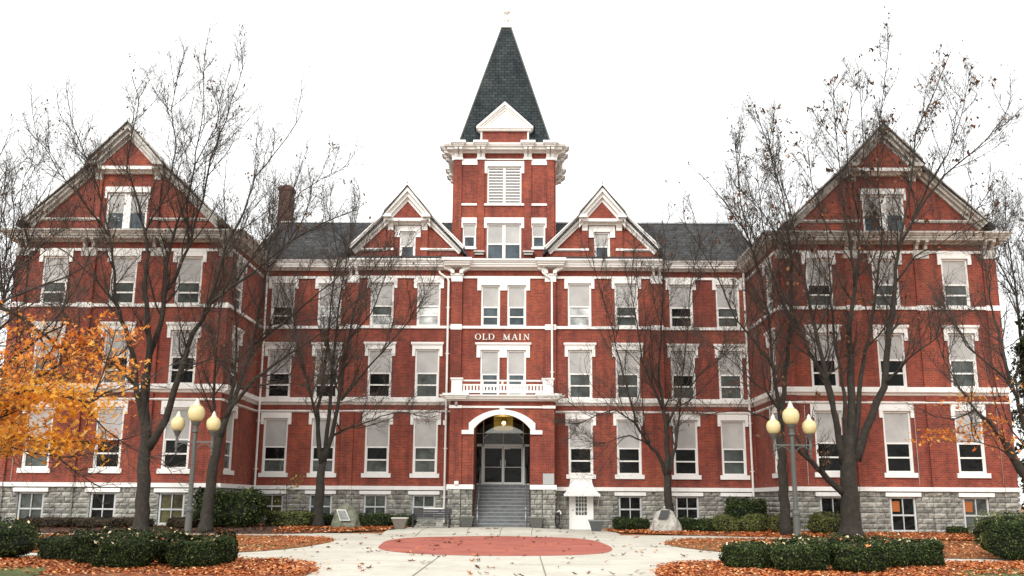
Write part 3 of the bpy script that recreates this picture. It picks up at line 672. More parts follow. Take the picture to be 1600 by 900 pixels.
# steps
m = MB(TP); e = MB(TP); n = 12; z0, z1, y0, y1 = .17, 2.24, .22, 3.45; rh = (z1 - z0) / n; td = (y1 - y0) / n
for i in range(n):
    m.box(-1.37, 1.37, y0 + i * td, 3.5, z0 + i * rh - (.3 if i == 0 else 0), z0 + (i + 1) * rh)
    e.box(-1.36, 1.36, y0 + i * td - .015, y0 + i * td + .06, z0 + (i + 1) * rh - .028, z0 + (i + 1) * rh + .004)
m.build("steps", M_STEP, B); e.build("step_edges", M_NOSE, B)
for s in (-1, 1):
    m = MB(TP); X = s * 1.17; q = lambda y, h: (X, y, z0 + max(0, (y - y0)) / td * rh + h)
    m.tube([(X, .12, .95), (X, .05, 1.05), q(.3, .95), q(3.2, .92), (X, 3.45, z1 + .92)], .024, 8)
    for y in (.3, 1.75, 3.3): m.tube([(X, y, z0 + max(0, y - y0) / td * rh - .02), (X, y, z0 + (y - y0) / td * rh + .93)], .020, 8)
    m.tube([(X, .12, .1), (X, .12, .95)], .022, 8)
    m.build("handrail", M_METAL, B, smooth=True)
# entrance screen (y 52)
TE = frame(XA, 52.0)
M_CLEAR = mat("clear_glass", (1, 1, 1), .03); nt2 = M_CLEAR.node_tree
_t = nt2.nodes.new("ShaderNodeBsdfTransparent"); _gl = nt2.nodes.new("ShaderNodeBsdfGlossy"); _gl.inputs["Roughness"].default_value = .03; _m = nt2.nodes.new("ShaderNodeMixShader"); _m.inputs[0].default_value = .12
nt2.links.new(_t.outputs[0], _m.inputs[1]); nt2.links.new(_gl.outputs[0], _m.inputs[2]); nt2.links.new(_m.outputs[0], nt2.nodes["Material Output"].inputs[0]); _t.inputs[0].default_value = (.75, .76, .74, 1)
m = MB(TE); m.box(-1.12, -1.02, -.06, .06, 2.24, 4.34); m.box(1.02, 1.12, -.06, .06, 2.24, 4.34); m.box(-1.38, 1.38, -.06, .06, 4.20, 4.32)
m.box(-1.06, -1.02, -.03, .03, 4.34, 5.8); m.box(1.02, 1.06, -.03, .03, 4.34, 5.8); m.box(-1.38, 1.38, -.03, .03, 4.86, 4.89); m.box(-1.38, -1.12, -.05, .05, 2.24, 2.30); m.box(1.12, 1.38, -.05, .05, 2.24, 2.30)
m.build("entrance_frame", M_ALU, B)
for s in (-1, 1):
    a, b = sorted((s * .012, s * 1.01)); m = MB(TE)
    m.box(a, b, -.05, .04, 2.26, 2.36); m.box(a, b, -.05, .04, 4.10, 4.19); m.box(a, a + .05, -.05, .04, 2.36, 4.10); m.box(b - .05, b, -.05, .04, 2.36, 4.10); m.box(a + .05, b - .05, -.03, .02, 3.12, 3.145)
    d = m.build("door", M_ALU, B)
    MB(TE).box(a + .045, b - .045, -.005, .005, 2.35, 4.11).build("pane", M_GDARK, d)
    hx = s * .12; MB(TE).tube([(hx, -.06, 3.2), (hx, -.12, 3.22), (hx, -.12, 3.48), (hx, -.06, 3.5)], .016, 6).build("handle", M_METAL, d)
MB(TE).box(-1.38, -1.1, 0, .01, 2.3, 4.2).build("side_light", M_GDARK, B); MB(TE).box(1.1, 1.38, 0, .01, 2.3, 4.2).build("side_light", M_GDARK, B)
MB(TE).box(-1.38, 1.38, .0, .01, 4.9, 5.85).build("transom_glass", M_CLEAR, B)
M_FAN = glass("reflection_grey_glass", (.045, .048, .044), .12, 1.35)  # grey of mirrored trees put into the glass colour
m = MB(TE); NA2 = 16
for i in range(NA2):
    a, b = lerp(-1.0, 1.0, i / NA2), lerp(-1.0, 1.0, (i + 1) / NA2); fz = lambda x: 4.55 + .46 * math.sqrt(max(0, 1 - (x / 1.02) ** 2))
    m.quad((a, .06, 4.33), (b, .06, 4.33), (b, .06, fz(b)), (a, .06, fz(a)))
m.build("fan_light", M_FAN, B)
m = MB(TE); pts = [(x, .05, 4.55 + .46 * math.sqrt(max(0, 1 - (x / 1.02) ** 2))) for x in [lerp(-1.01, 1.01, i / 24) for i in range(25)]]; m.tube(pts, .022, 6); m.tube([(0, .05, 4.33), (0, .05, 5.0)], .02, 6); m.build("fan_light_frame", M_ALU, B)
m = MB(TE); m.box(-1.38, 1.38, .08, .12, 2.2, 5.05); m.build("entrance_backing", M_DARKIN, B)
M_LOBBY = mat("ochre_lobby_wall", (.34, .27, .11), .8)
m = MB(TE); m.quad((-1.4, 2.2, 4.9), (1.4, 2.2, 4.9), (1.4, 2.2, 5.9), (-1.4, 2.2, 5.9)); m.quad((-1.4, .13, 5.88), (-1.4, 2.2, 5.88), (1.4, 2.2, 5.88), (1.4, .13, 5.88)); m.quad((-1.4, .13, 4.9), (1.4, .13, 4.9), (1.4, 2.2, 4.9), (-1.4, 2.2, 4.9))
m.quad((-1.4, .13, 4.9), (-1.4, 2.2, 4.9), (-1.4, 2.2, 5.88), (-1.4, .13, 5.88)); m.quad((1.4, .13, 4.9), (1.4, 2.2, 4.9), (1.4, 2.2, 5.88), (1.4, .13, 5.88)); m.build("lobby_wall", M_LOBBY, B)
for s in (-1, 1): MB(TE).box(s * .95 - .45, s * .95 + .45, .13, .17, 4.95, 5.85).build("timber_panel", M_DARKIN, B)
M_BULB = mat("lit_lamp_glass", (1, .9, .6)); BS(M_BULB).inputs["Emission Color"].default_value = (1, .82, .40, 1); BS(M_BULB).inputs["Emission Strength"].default_value = 2.2
MB(TE).lathe((0, 1.2, 5.50), [(.03, -.08), (.10, -.04), (.12, .02), (.08, .09), (.02, .12)], 12).build("ceiling_lamp", M_BULB, B, smooth=True)
ld = bpy.data.lights.new("lobby_light", 'POINT'); ld.energy = 45; ld.color = (1, .80, .42); ld.shadow_soft_size = .12
lo = bpy.data.objects.new("lobby_light", ld); COL.objects.link(lo); lo.location = (XA, 52.9, 5.45)
MB(TE).box(.02, .36, -.10, -.03, 4.06, 4.10).build("door_closer", M_WHITE, B)
# plaque, cameras, lamps on the porch
MB(TP).box(2.0, 2.54, -.15, -.09, 2.20, 2.72).build("stone_plaque", mat("grey_plaque", (.36, .37, .36), .6), B)
MB(TP).box(-2.28, -2.08, -.3, -.12, 2.18, 2.34).build("flood_light", M_WHITE, B)
MB(TP).lathe((-2.26, -.22, 6.06), [(.03, -.09), (.08, -.05), (.09, .02), (.09, .1)], 12).build("security_camera", M_METAL, B)
for x in (-3.03,): MB(Tm).box(x - .05, x + .05, -.16, 0, 5.15, 5.38).build("wall_lamp", M_WHITE, B)
# downpipes
def pipe(x, y, ztop, zbot, jog=0):
    m = MB(); p = [(x, y, zbot), (x, y, ztop - .55)]
    if jog: p += [(x - jog * .05, y, ztop - .40), (x - jog * .45, y, ztop - .12), (x - jog * .5, y, ztop)]
    else: p += [(x, y, ztop)]
    m.tube(p, .055, 8); z = zbot + 1.2
    while z < ztop - .8: m.box(x - .10, x + .10, y - .02, y + .08, z, z + .04); z += 2.4
    m.build("downpipe", M_WHITE, B, smooth=False)
pipe(-2.93, 49.72, 13.1, .35, 1); pipe(2.43, 49.62, 13.1, 6.6, 1)
pipe(-12.45, 49.95, 13.1, 1.7); pipe(12.42, 49.95, 13.1, 1.7)
# lightning conductors on the wing
for x in (13.6, 18.5, 22.2, -21.9, -16.0): MB().tube([(x, 44.4, 2.2), (x, 44.4, 5.7)], .012, 5).build("wall_cable", M_METAL, B)

# ---- side door with white metal awning
TD = frame(3.86, 50.0)
m = MB(TD); m.box(-.60, -.50, -.14, .0, .0, 2.0); m.box(.50, .60, -.14, .0, .0, 2.0); m.box(-.5, .5, -.14, .0, 1.9, 2.0); m.build("door_frame", M_WHITE, B)
m = MB(TD); m.box(-.5, -.28, -.12, -.03, .02, 1.9); m.box(.28, .5, -.12, -.03, .02, 1.9); m.box(-.28, .28, -.12, -.03, .02, .75); m.box(-.28, .28, -.12, -.03, 1.72, 1.9)
for i in range(1, 4): m.box(-.28 + i * .14 - .012, -.28 + i * .14 + .012, -.11, -.04, .75, 1.72)
for i in range(1, 5): m.box(-.28, .28, -.112, -.042, .75 + i * .194 - .012, .75 + i * .194 + .012)
d = m.build("side_door", M_WHITE, B)
MB(TD).box(-.28, .28, -.07, -.06, .75, 1.72).build("pane", M_GMID, d)
MB(TD).lathe((-.42, -.14, 1.0), [(.03, -.03), (.04, 0), (.02, .03)], 8).build("handle", M_METAL, d)
m = MB(TD); prof = []
for i in range(9):
    t = i / 8; prof.append((.12 + .78 * t ** 1.7, 2.46 - .72 * t ** .75, .54 + .36 * t ** 1.6))
for i in range(8):
    (o0, za, h0), (o1, zb2, h1) = prof[i], prof[i + 1]
    m.quad((-h0, -o0, za), (-h1, -o1, zb2), (h1, -o1, zb2), (h0, -o0, za))
    for s in (-1, 1): m.quad((s * h0, -o0, za), (s * h1, -o1, zb2), (s * h1, 0, zb2), (s * h0, 0, za))
    for k in range(9):
        x0_, x1_ = -h0 + 2 * h0 * k / 8, -h1 + 2 * h1 * k / 8; m.tube([(x0_, -o0 - .004, za), (x1_, -o1 - .004, zb2)], .008, 4, False)
m.box(-.54, .54, -.14, 0, 2.44, 2.5)
o1, h1 = prof[-1][0], prof[-1][2]
for i in range(18):
    x = -h1 + (i + .5) * 2 * h1 / 18; w_ = h1 / 18
    m.prism([(x - w_, 1.74), (x - w_, 1.70), (x - w_ * .5, 1.655), (x, 1.64), (x + w_ * .5, 1.655), (x + w_, 1.70), (x + w_, 1.74)], -o1 - .01, -o1 + .01)
m.build("awning", M_WHITE, B)
for s in (-1, 1): MB(TD).tube([(s * .85, -.88, 1.74), (s * .80, -.02, 1.05)], .013, 5).build("awning_strut", M_WHITE, B)
# orange papers taped inside two basement windows
for x in (17.43, 20.63): MB().box(x - .17, x + .17, 44.585, 44.595, 1.05, 1.5).build("orange_paper", mat("orange_paper", (.34, .10, .02), .8), B)

# ================================================================ GROUND
def noise3(x, y, z): return noise.noise(Vector((x, y, z)))
M_LAWN = mat("leaf_strewn_lawn", (.05, .06, .02), .95)
def ground_mat(m, stops_a, stops_b, patch, cell=9, mixr=(.4, .6)):
    g = N(m, "ShaderNodeNewGeometry"); v = N(m, "ShaderNodeTexVoronoi"); v.inputs["Scale"].default_value = cell; L(m, g.outputs["Position"], v.inputs["Vector"])
    s = N(m, "ShaderNodeSeparateXYZ"); L(m, v.outputs["Color"], s.inputs[0])
    a = ramp(m, s.outputs[0], stops_a); b = ramp(m, noise_fac(m, 30, 5, .8), stops_b)
    f = ramp(m, noise_fac(m, patch, 6, .7), [(mixr[0], (0, 0, 0)), (mixr[1], (1, 1, 1))])
    L(m, mixc(m, f, a, b), BS(m).inputs["Base Color"]); bump(m, noise_fac(m, 22, 6, .8), 1.0, .05)
LEAFS = [(0, (.10, .03, .012)), (.3, (.27, .072, .020)), (.6, (.42, .115, .028)), (.85, (.50, .17, .045)), (1, (.60, .30, .12))]
GRASS = [(.3, (.045, .060, .014)), (.7, (.11, .13, .03))]
ground_mat(M_LAWN, LEAFS, [(.3, (.10, .072, .018)), (.7, (.20, .13, .035))], .35, 8, (.38, .66))
M_BED = mat("leaf_covered_mulch", (.2, .08, .03), .95); ground_mat(M_BED, LEAFS, [(.3, (.05, .022, .014)), (.7, (.17, .065, .03))], .9, 9, (.45, .7))
M_SOIL = mat("dark_mulch", (.06, .035, .025), .95); ground_mat(M_SOIL, [(0, (.03, .018, .012)), (.6, (.09, .045, .028)), (1, (.20, .08, .04))], [(.3, (.025, .016, .012)), (.7, (.07, .04, .028))], .5, 12)
M_GRASS = mat("short_green_grass", (.1, .15, .04), .95); ground_mat(M_GRASS, [(0, (.07, .11, .025)), (.8, (.14, .19, .05)), (1, (.4, .3, .1))], GRASS, .8, 16)
M_CONC = mat("pale_concrete", (.5, .48, .43), .85)
f = noise_fac(M_CONC, .5, 8, .65); c1_ = ramp(M_CONC, f, [(.3, (.47, .44, .37)), (.55, (.58, .55, .475)), (.75, (.66, .63, .56))])
f = noise_fac(M_CONC, 1.7, 9, .8); c1_ = mixc(M_CONC, 1, c1_, ramp(M_CONC, f, [(.28, (.74, .72, .68)), (.48, (1, 1, 1))]), 'MULTIPLY')
f = noise_fac(M_CONC, 14, 8, .8); L(M_CONC, mixc(M_CONC, 1, c1_, ramp(M_CONC, f, [(.3, (.82, .81, .79)), (.7, (1.08, 1.08, 1.08))]), 'MULTIPLY'), BS(M_CONC).inputs["Base Color"]); bump(M_CONC, noise_fac(M_CONC, 60, 4), .2, .01)
M_REDP = mat("red_painted_concrete", (.40, .10, .06), .85)
f = noise_fac(M_REDP, .8, 8, .7); L(M_REDP, ramp(M_REDP, f, [(.3, (.24, .060, .042)), (.48, (.36, .095, .065)), (.7, (.44, .13, .09))]), BS(M_REDP).inputs["Base Color"]); bump(M_REDP, noise_fac(M_REDP, 50, 4), .3, .01)
M_JOINT = mat("dark_pavement_joint", (.16, .15, .13), .9)
def smooth_poly(pts, it=2):
    for _ in range(it):
        q = []
        for i in range(len(pts)):
            a, b = pts[i], pts[(i + 1) % len(pts)]
            q += [(a[0] * .75 + b[0] * .25, a[1] * .75 + b[1] * .25), (a[0] * .25 + b[0] * .75, a[1] * .25 + b[1] * .75)]
        pts = q
    return pts
def sheet(name, pts, dz, m, kind="structure", rag=0):
    if rag: pts = [(x + rag * noise3(x * 1.7, y * 1.7, 3), y + rag * 1.3 * noise3(x * 1.3, y * 2.1, 9)) for x, y in pts]
    bm = bmesh.new(); bm.faces.new([bm.verts.new((x, y, 0)) for x, y in pts])
    ys = [40 + .5 * i for i in range(0, 12)]
    xs = [-12, -6, 1.5, 3.5, 10, 13, -9, -3]
    x0, x1 = min(p[0] for p in pts), max(p[0] for p in pts); y0, y1 = min(p[1] for p in pts), max(p[1] for p in pts)
    for y in ys:
        if y0 < y < y1: bmesh.ops.bisect_plane(bm, geom=bm.verts[:] + bm.edges[:] + bm.faces[:], plane_co=(0, y, 0), plane_no=(0, 1, 0))
    if y1 > 40:
        for x in xs:
            if x0 < x < x1: bmesh.ops.bisect_plane(bm, geom=bm.verts[:] + bm.edges[:] + bm.faces[:], plane_co=(x, 0, 0), plane_no=(1, 0, 0))
    bmesh.ops.triangulate(bm, faces=bm.faces[:])
    for v in bm.verts: v.co.z = zg(v.co.x, v.co.y) + dz
    for f in bm.faces:
        if f.normal.z < 0: f.normal_flip()
    bm.normal_update()
    me = bpy.data.meshes.new(name); bm.to_mesh(me); bm.free(); me.materials.append(m)
    o = bpy.data.objects.new(name, me); COL.objects.link(o); o["kind"] = kind; return o
# one ground sheet to the horizon
m = MB(); xs = [-400, -80, -30, -12, -9, -6, -3, 1.5, 3.5, 10, 13, 30, 80, 400]; ys = [-100, -20, 0, 20, 40] + [40.5 + .4 * i for i in range(1, 12)] + [60, 90, 180, 700]
for i, y in enumerate(ys):
    for x in xs: m.v.append((x, y, (zg(x, y) if y > -100 else -.8) - .03))
n = len(xs)
for i in range(len(ys) - 1):
    for j in range(n - 1): m.f.append((i * n + j, i * n + j + 1, (i + 1) * n + j + 1, (i + 1) * n + j))
m.build("ground", M_LAWN)["kind"] = "structure"
sheet("paved_plaza", [(-30, 14), (30, 14), (30, 27), (14, 30), (14, 42.2), (5.1, 42.5), (5.1, 50.2), (-4.9, 50.2), (-4.9, 42.0), (-30, 42), (-30, 27)], 0.0, M_CONC)
RED = smooth_poly([(-3.75, 33), (-4.05, 37), (-3.4, 39.6), (-1.5, 40.9), (.3, 41.2), (2.4, 40.6), (3.55, 38.7), (3.85, 34.5), (3.75, 31.2), (3.2, 29.1), (1.5, 27.9), (-1.2, 28.0), (-2.7, 29.2), (-3.5, 31)], 2)
sheet("red_plaza_oval", RED, .006, M_REDP)
def strip(a, b, w): 
    d = Vector((b[0] - a[0], b[1] - a[1])).normalized(); nx, ny = -d.y * w / 2, d.x * w / 2
    return [(a[0] + nx, a[1] + ny), (b[0] + nx, b[1] + ny), (b[0] - nx, b[1] - ny), (a[0] - nx, a[1] - ny)]
for a, b in (((-1.35, 14), (-1.33, 27.9)), ((1.40, 14), (1.40, 27.9)), ((-1.35, 41.4), (-1.55, 48.3)), ((0, 41.45), (0, 48.3)), ((1.3, 41.4), (1.45, 48.3)), ((-3.4, 40.4), (-3.4, 49.5)),
             ((-4.6, 41.6), (4.9, 41.6)), ((-3.4, 20.5), (3.6, 20.5)), ((-3.6, 24.6), (4.2, 24.6)), ((-6, 33.5), (-4.0, 33.5)), ((3.9, 33.5), (6, 33.5)), ((-9, 26.4), (-9, 28.3)), ((-14, 26.4), (-14, 28.3)), ((9, 26.2), (9, 28.9)), ((-12, 40.7), (-12, 41.4))):
    sheet("pavement_joint", strip(a, b, .022), .011, M_JOINT)
# planted islands
I_FL = [(-3.55, 19.5), (-3.55, 21.6), (-3.7, 23.2), (-4.3, 24.7), (-5.2, 25.7), (-6.4, 26.1), (-9, 26.0), (-14, 25.7), (-26, 25.5), (-26, 15), (-3.8, 15)]
I_ML = [(-5.95, 37.4), (-6.6, 38.9), (-7.6, 39.9), (-10.8, 40.7), (-14.7, 40.3), (-26, 40.1), (-26, 27.6), (-12, 27.9), (-7.5, 28.4), (-6.5, 29.6), (-5.95, 31.6), (-5.7, 34.5)]
I_BL = [(-26, 41.2), (-15, 41.2), (-11, 41.4), (-9.2, 41.35), (-7.5, 41.9), (-6, 42.6), (-5, 43.3), (-4.65, 43.8), (-4.45, 45.2), (-4.4, 50.2), (-8, 50.3), (-26, 50.3)]
I_FR = [(3.7, 19.5), (3.75, 21.6), (3.95, 23.0), (4.25, 24.4), (4.9, 25.5), (6.3, 26.2), (11.8, 26.3), (28, 26.6), (28, 15), (3.8, 15)]
I_MR = [(5.8, 34.6), (6.1, 37.2), (6.9, 39.1), (8.5, 40.6), (10.7, 40.1), (14.7, 40.1), (17, 38.6), (28, 37.5), (28, 27.6), (12.5, 27.8), (8.0, 28.9), (6.9, 30.4), (6.2, 32.4)]
I_BR = [(4.85, 47.8), (4.95, 45.2), (6.2, 43.6), (8.5, 42.4), (11, 41.4), (13.4, 41.0), (16.5, 40.6), (19.5, 39.8), (28, 38.8), (28, 50.3), (5.1, 50.3)]
def drag(p, k=1): return smooth_poly(p, k)
sheet("left_front_bed", drag(I_FL, 2), .016, M_BED, rag=.18); sheet("left_lawn", drag(I_ML, 2), .014, M_LAWN, rag=.15); sheet("left_wall_bed", drag(I_BL, 2), .018, M_SOIL, rag=.12)
sheet("right_front_bed", drag(I_FR, 2), .016, M_BED, rag=.18); sheet("right_lawn", drag(I_MR, 2), .014, M_LAWN, rag=.15); sheet("right_wall_bed", drag(I_BR, 2), .018, M_BED, rag=.12)
sheet("left_grass_strip", [(-26, 15), (-8.6, 15), (-8.8, 20.6), (-9.6, 22.2), (-10.9, 22.7), (-14, 23), (-26, 23)], .028, M_GRASS, rag=.3)
sheet("right_grass_strip", [(28, 15), (9.6, 15), (9.9, 22.0), (11.2, 23.2), (13, 24.0), (28, 24)], .028, M_GRASS, rag=.3)

def inpoly(x, y, p):
    c = False; j = len(p) - 1
    for i in range(len(p)):
        if (p[i][1] > y) != (p[j][1] > y) and x < (p[j][0] - p[i][0]) * (y - p[i][1]) / (p[j][1] - p[i][1]) + p[i][0]: c = not c
        j = i
    return c
def leafmesh(name, pts, size, m, flat=.5, seed=1, parent=None, shape='leaf'):
    """many small folded leaves at the given points"""
    r = random.Random(seed); V = []; F = []
    for (x, y, z) in pts:
        s = size * r.uniform(.6, 1.25); a = r.uniform(0, 6.283); ca, sa = math.cos(a), math.sin(a)
        tx, ty = r.uniform(-flat, flat), r.uniform(-flat, flat); o = len(V); fold = r.uniform(-.1, .35)
        if shape == 'leaf': P2 = ((-.5, 0, 0), (0, -.36, fold * .5), (.5, 0, 0), (0, .36, fold * .5))
        else: P2 = ((-.55, 0, 0), (-.12, -.14, .02), (-.2, -.5, fold), (.12, -.2, .02), (.6, -.28, fold * .6), (.3, 0, 0), (.6, .28, fold * .6), (.12, .2, .02), (-.2, .5, fold), (-.12, .14, .02))
        for px, py, pz in P2:
            X, Y = (px * ca - py * sa) * s, (px * sa + py * ca) * s
            V.append((x + X, y + Y, z + pz * s + X * tx + Y * ty))
        F.append(tuple(range(o, o + len(P2))))
    mb = MB(); mb.v = V; mb.f = F; return mb.build(name, m, parent)
def scatter(name, poly, n, size, m, dz, seed, x0=None, x1=None, y0=None, y1=None, edge=0):
    r = random.Random(seed); xs = [p[0] for p in poly]; ys = [p[1] for p in poly]
    X0, X1 = x0 if x0 is not None else min(xs), x1 if x1 is not None else max(xs); Y0, Y1 = y0 if y0 is not None else min(ys), y1 if y1 is not None else max(ys)
    P = []
    while len(P) < n:
        x, y = r.uniform(X0, X1), r.uniform(Y0, Y1)
        if y < 23.0 and (x < -9.0 or x > 10.2) and y < 22.2 + .4 * noise3(x, y, 1) and r.random() < .93: continue
        if inpoly(x, y, poly) and r.random() < .55 + .9 * noise3(x * .8, y * .8, seed): x += r.gauss(0, .10); y += r.gauss(0, .17); P.append((x, y, zg(x, y) + dz + r.uniform(0, .03)))
    o = leafmesh(name, P, size, m, .5, seed); o["kind"] = "stuff"; return o
scatter("fallen_leaves", drag(I_FL, 1), 13000, .082, M_LITTER, .03, 1, x0=-13, y0=20.6)
scatter("fallen_leaves", drag(I_FR, 1), 13000, .082, M_LITTER, .03, 2, x1=14, y0=20.6)
scatter("fallen_leaves", drag(I_ML, 1), 7000, .085, M_LITTER, .025, 3, x0=-18)
scatter("fallen_leaves", drag(I_MR, 1), 7000, .085, M_LITTER, .025, 4, x1=20)
scatter("fallen_leaves", drag(I_BL, 1), 4500, .12, M_LITTER, .03, 5, x0=-9.5)
scatter("fallen_leaves", drag(I_BL, 1), 3500, .12, M_LITDARK, .03, 15, x0=-22, x1=-9.5)
scatter("fallen_leaves", drag(I_BR, 1), 11000, .12, M_LITTER, .03, 6, x1=22)
PLZ = [(-6, 20.4), (6, 20.4), (6.5, 42), (4.8, 49), (-4.2, 49), (-6.2, 42)]
r = random.Random(5); P1 = []; P2_ = []
while len(P1) < 230:
    x, y = r.uniform(-8, 8), 20.6 + (r.random() ** 1.1) * 28
    if any(inpoly(x, y, q) for q in (I_FL, I_ML, I_FR, I_MR, I_BL, I_BR)) or abs(x + .07) < 2.7 and y > 48: continue
    if noise3(x * .5, y * .35, 2) > -.15 or r.random() < .3:
        for k in range(r.choice((1, 1, 2, 3))): P1.append((x + r.uniform(-.2, .2), y + r.uniform(-.2, .2), zg(x, y) + .03))
leafmesh("scattered_brown_leaves", P1, .15, M_LITDARK, .45, 8, shape='maple')["kind"] = "stuff"
for _ in range(70):
    x, y = r.uniform(-6, 6), r.uniform(20.6, 40); P2_.append((x, y, zg(x, y) + .03))
leafmesh("scattered_tan_leaves", P2_, .12, M_LITTER, .45, 9, shape='maple')["kind"] = "stuff"

# ================================================================ SHRUBS
def shrub(name, label, x, y, rx, ry, h, m, n, leaf, seed, group, box=.5, top_leaves=0, cat="shrub"):
    r = random.Random(seed); z0 = zg(x, y)
    t = thing(name, (x, y, z0), label, cat, group)
    e = lerp(2.0, 4.5, box)
    def surf(a, b, k=1):       # superellipsoid, b from -1 (bottom) to 1 (top)
        cb = (1 - abs(b) ** e) ** (1 / e); ca, sa = math.cos(a), math.sin(a); q = (abs(ca) ** e + abs(sa) ** e) ** (-1 / e)
        X, Y, Z = ca * q * cb * rx, sa * q * cb * ry, (b * .5 + .5) * h
        if b < 0: Z = (b * .5 + .5) * h; X *= 1 - .12 * b * b; Y *= 1 - .12 * b * b
        d = 1 + .24 * noise3(x + X * 2.0, y + Y * 2.2, Z * 2.4 + seed) + .10 * noise3(X * 6, Y * 6, Z * 6 + seed)
        return x + X * d * k, y + Y * d * k, z0 + Z * (1 + (d - 1) * .9) * (k if k < 1 else 1)
    V = []; F = []
    for _ in range(n):
        a = r.uniform(0, 6.283); b = r.uniform(-.95, 1) if r.random() < .7 else r.uniform(.4, 1)
        k = 1 - abs(r.gauss(0, .05)) + (r.uniform(.03, .15) if r.random() < .06 else 0)
        p = Vector(surf(a, b, k)); nn = Vector((math.cos(a) * .8, math.sin(a) * .8, b * .9 + .3)) + Vector((r.uniform(-.8, .8), r.uniform(-.8, .8), r.uniform(-.6, .8))); nn.normalize()
        u = nn.orthogonal().normalized(); w = nn.cross(u); t1 = r.uniform(0, 6.283); u, w = u * math.cos(t1) + w * math.sin(t1), w * math.cos(t1) - u * math.sin(t1)
        s = leaf * r.uniform(.6, 1.3); o = len(V)
        V += [tuple(p - u * s * .55), tuple(p + w * s * .3), tuple(p + u * s * .55), tuple(p - w * s * .3)]; F.append((o, o + 1, o + 2, o + 3))
    mb = MB(); mb.v = V; mb.f = F; mb.build("foliage", m, t)
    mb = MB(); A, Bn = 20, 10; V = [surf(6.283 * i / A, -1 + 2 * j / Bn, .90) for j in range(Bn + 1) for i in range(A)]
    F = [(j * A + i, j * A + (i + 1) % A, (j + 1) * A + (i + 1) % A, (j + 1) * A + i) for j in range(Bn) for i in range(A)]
    mb.v = V; mb.f = F; mb.build("shade_core", M_CORE, t)  # solid near-black core: the shade between the leaves, put into its colour
    if top_leaves:
        P = []
        for _ in range(top_leaves):
            a = r.uniform(0, 6.283); b = r.uniform(.55, 1.0); p = surf(a, b, 1.02); P.append((p[0], p[1], p[2] + .02))
        o = leafmesh("caught_leaves", P, .075, M_CREAM if r.random() < .7 else M_LITTER, .9, seed + 1, parent=t)
    return t
G1 = "clipped yews in the front left bed"; G2 = "clipped yews in the front right bed"; G3 = "shrubs along the foot of the left walls"; G4 = "shrubs along the foot of the right walls"
shrub("rounded_shrub", "large round dark shrub cut off by the left picture edge", -12.35, 25.4, 1.0, .9, .98, M_YEW, 7000, .055, 21, G1, .2, 14)
shrub("clipped_yew", "leftmost boxy dark yew, separated from the left edge shrub by a gap", -10.32, 24.9, .66, .55, .66, M_YEW, 5000, .05, 22, G1, .9, 22)
shrub("clipped_yew", "narrow upright dark yew between boxy yew and big front lump", -9.15, 23.8, .42, .5, .74, M_YEW, 4000, .05, 23, G1, .8, 18)
shrub("clipped_yew", "bright green topped yew filling the back of left group", -8.55, 25.2, 1.05, .62, .74, M_YEW, 7000, .05, 24, G1, .6, 34)
shrub("clipped_yew", "widest lumpy yew at the very front of left group", -7.98, 22.45, .74, .55, .68, M_YEW, 7500, .05, 25, G1, .45, 20)
shrub("clipped_yew", "dark recessed yew between the two front lumps of left group", -7.12, 23.6, .42, .5, .66, M_YEW, 4500, .05, 26, G1, .8, 16)
shrub("clipped_yew", "right front rounded yew of left group nearest the lamp post", -6.45, 22.7, .56, .5, .70, M_YEW, 6500, .05, 27, G1, .55, 22)
shrub("clipped_yew", "rightmost yew of left group beside orange leaf litter", -6.30, 23.9, .44, .5, .68, M_YEW, 5500, .05, 28, G1, .85, 20)
shrub("clipped_yew", "leftmost low yew of right group next to orange leaves", 6.12, 23.5, .58, .5, .60, M_YEW, 6000, .05, 31, G2, .6, 18)
shrub("clipped_yew", "broad middle front yew of right group with bare twigs showing", 7.10, 22.7, .66, .55, .72, M_YEW, 8000, .05, 32, G2, .45, 26)
shrub("clipped_yew", "front yew of right group dotted with cream fallen leaves", 8.38, 22.7, .64, .55, .72, M_YEW, 7500, .05, 33, G2, .45, 30)
shrub("clipped_yew", "back yew of right group in front of the lamp post", 8.35, 24.9, 1.2, .55, .72, M_YEW, 8000, .05, 34, G2, .6, 60)
shrub("clipped_yew", "dark yew of right group wedged beside rightmost leaf-topped yew", 9.62, 24.1, .36, .5, .70, M_YEW, 4500, .05, 35, G2, .8, 40)
shrub("clipped_yew", "rightmost leaf-topped boxy yew of right group", 10.55, 24.6, .46, .5, .68, M_YEW, 5500, .05, 36, G2, .9, 40)
shrub("rounded_shrub", "big bushy green shrub at the right picture edge", 14.25, 27.3, .80, .9, 1.16, M_YEW, 8000, .06, 37, G2, .2, 16)
shrub("rounded_shrub", "olive green round shrub behind the big right edge shrub", 15.2, 29.3, 1.2, 1.0, 1.22, M_BOX, 6000, .06, 38, G2, .2, 8)
shrub("viburnum_shrub", "tall glossy dark shrub in the corner left of the middle range", -11.85, 43.9, 1.50, .9, 1.60, M_YEW, 7500, .10, 41, G3, .5, 0)
shrub("low_hedge", "flat-topped green hedge under the lit basement window", -9.55, 45.2, 1.05, .5, .70, M_BOX, 4500, .07, 42, G3, .9, 0)
shrub("low_hedge", "small dark hedge between bare tree and left boulder", -8.0, 46.6, .62, .45, .60, M_YEW, 2500, .07, 43, G3, .8, 0)
shrub("low_hedge", "clipped dark hedge just right of the left boulder", -6.05, 47.3, .85, .5, .62, M_YEW, 3500, .07, 44, G3, .85, 0)
shrub("low_hedge", "short dark hedge behind the beige planter", -4.75, 47.9, .62, .45, .56, M_YEW, 2500, .07, 45, G3, .7, 0)
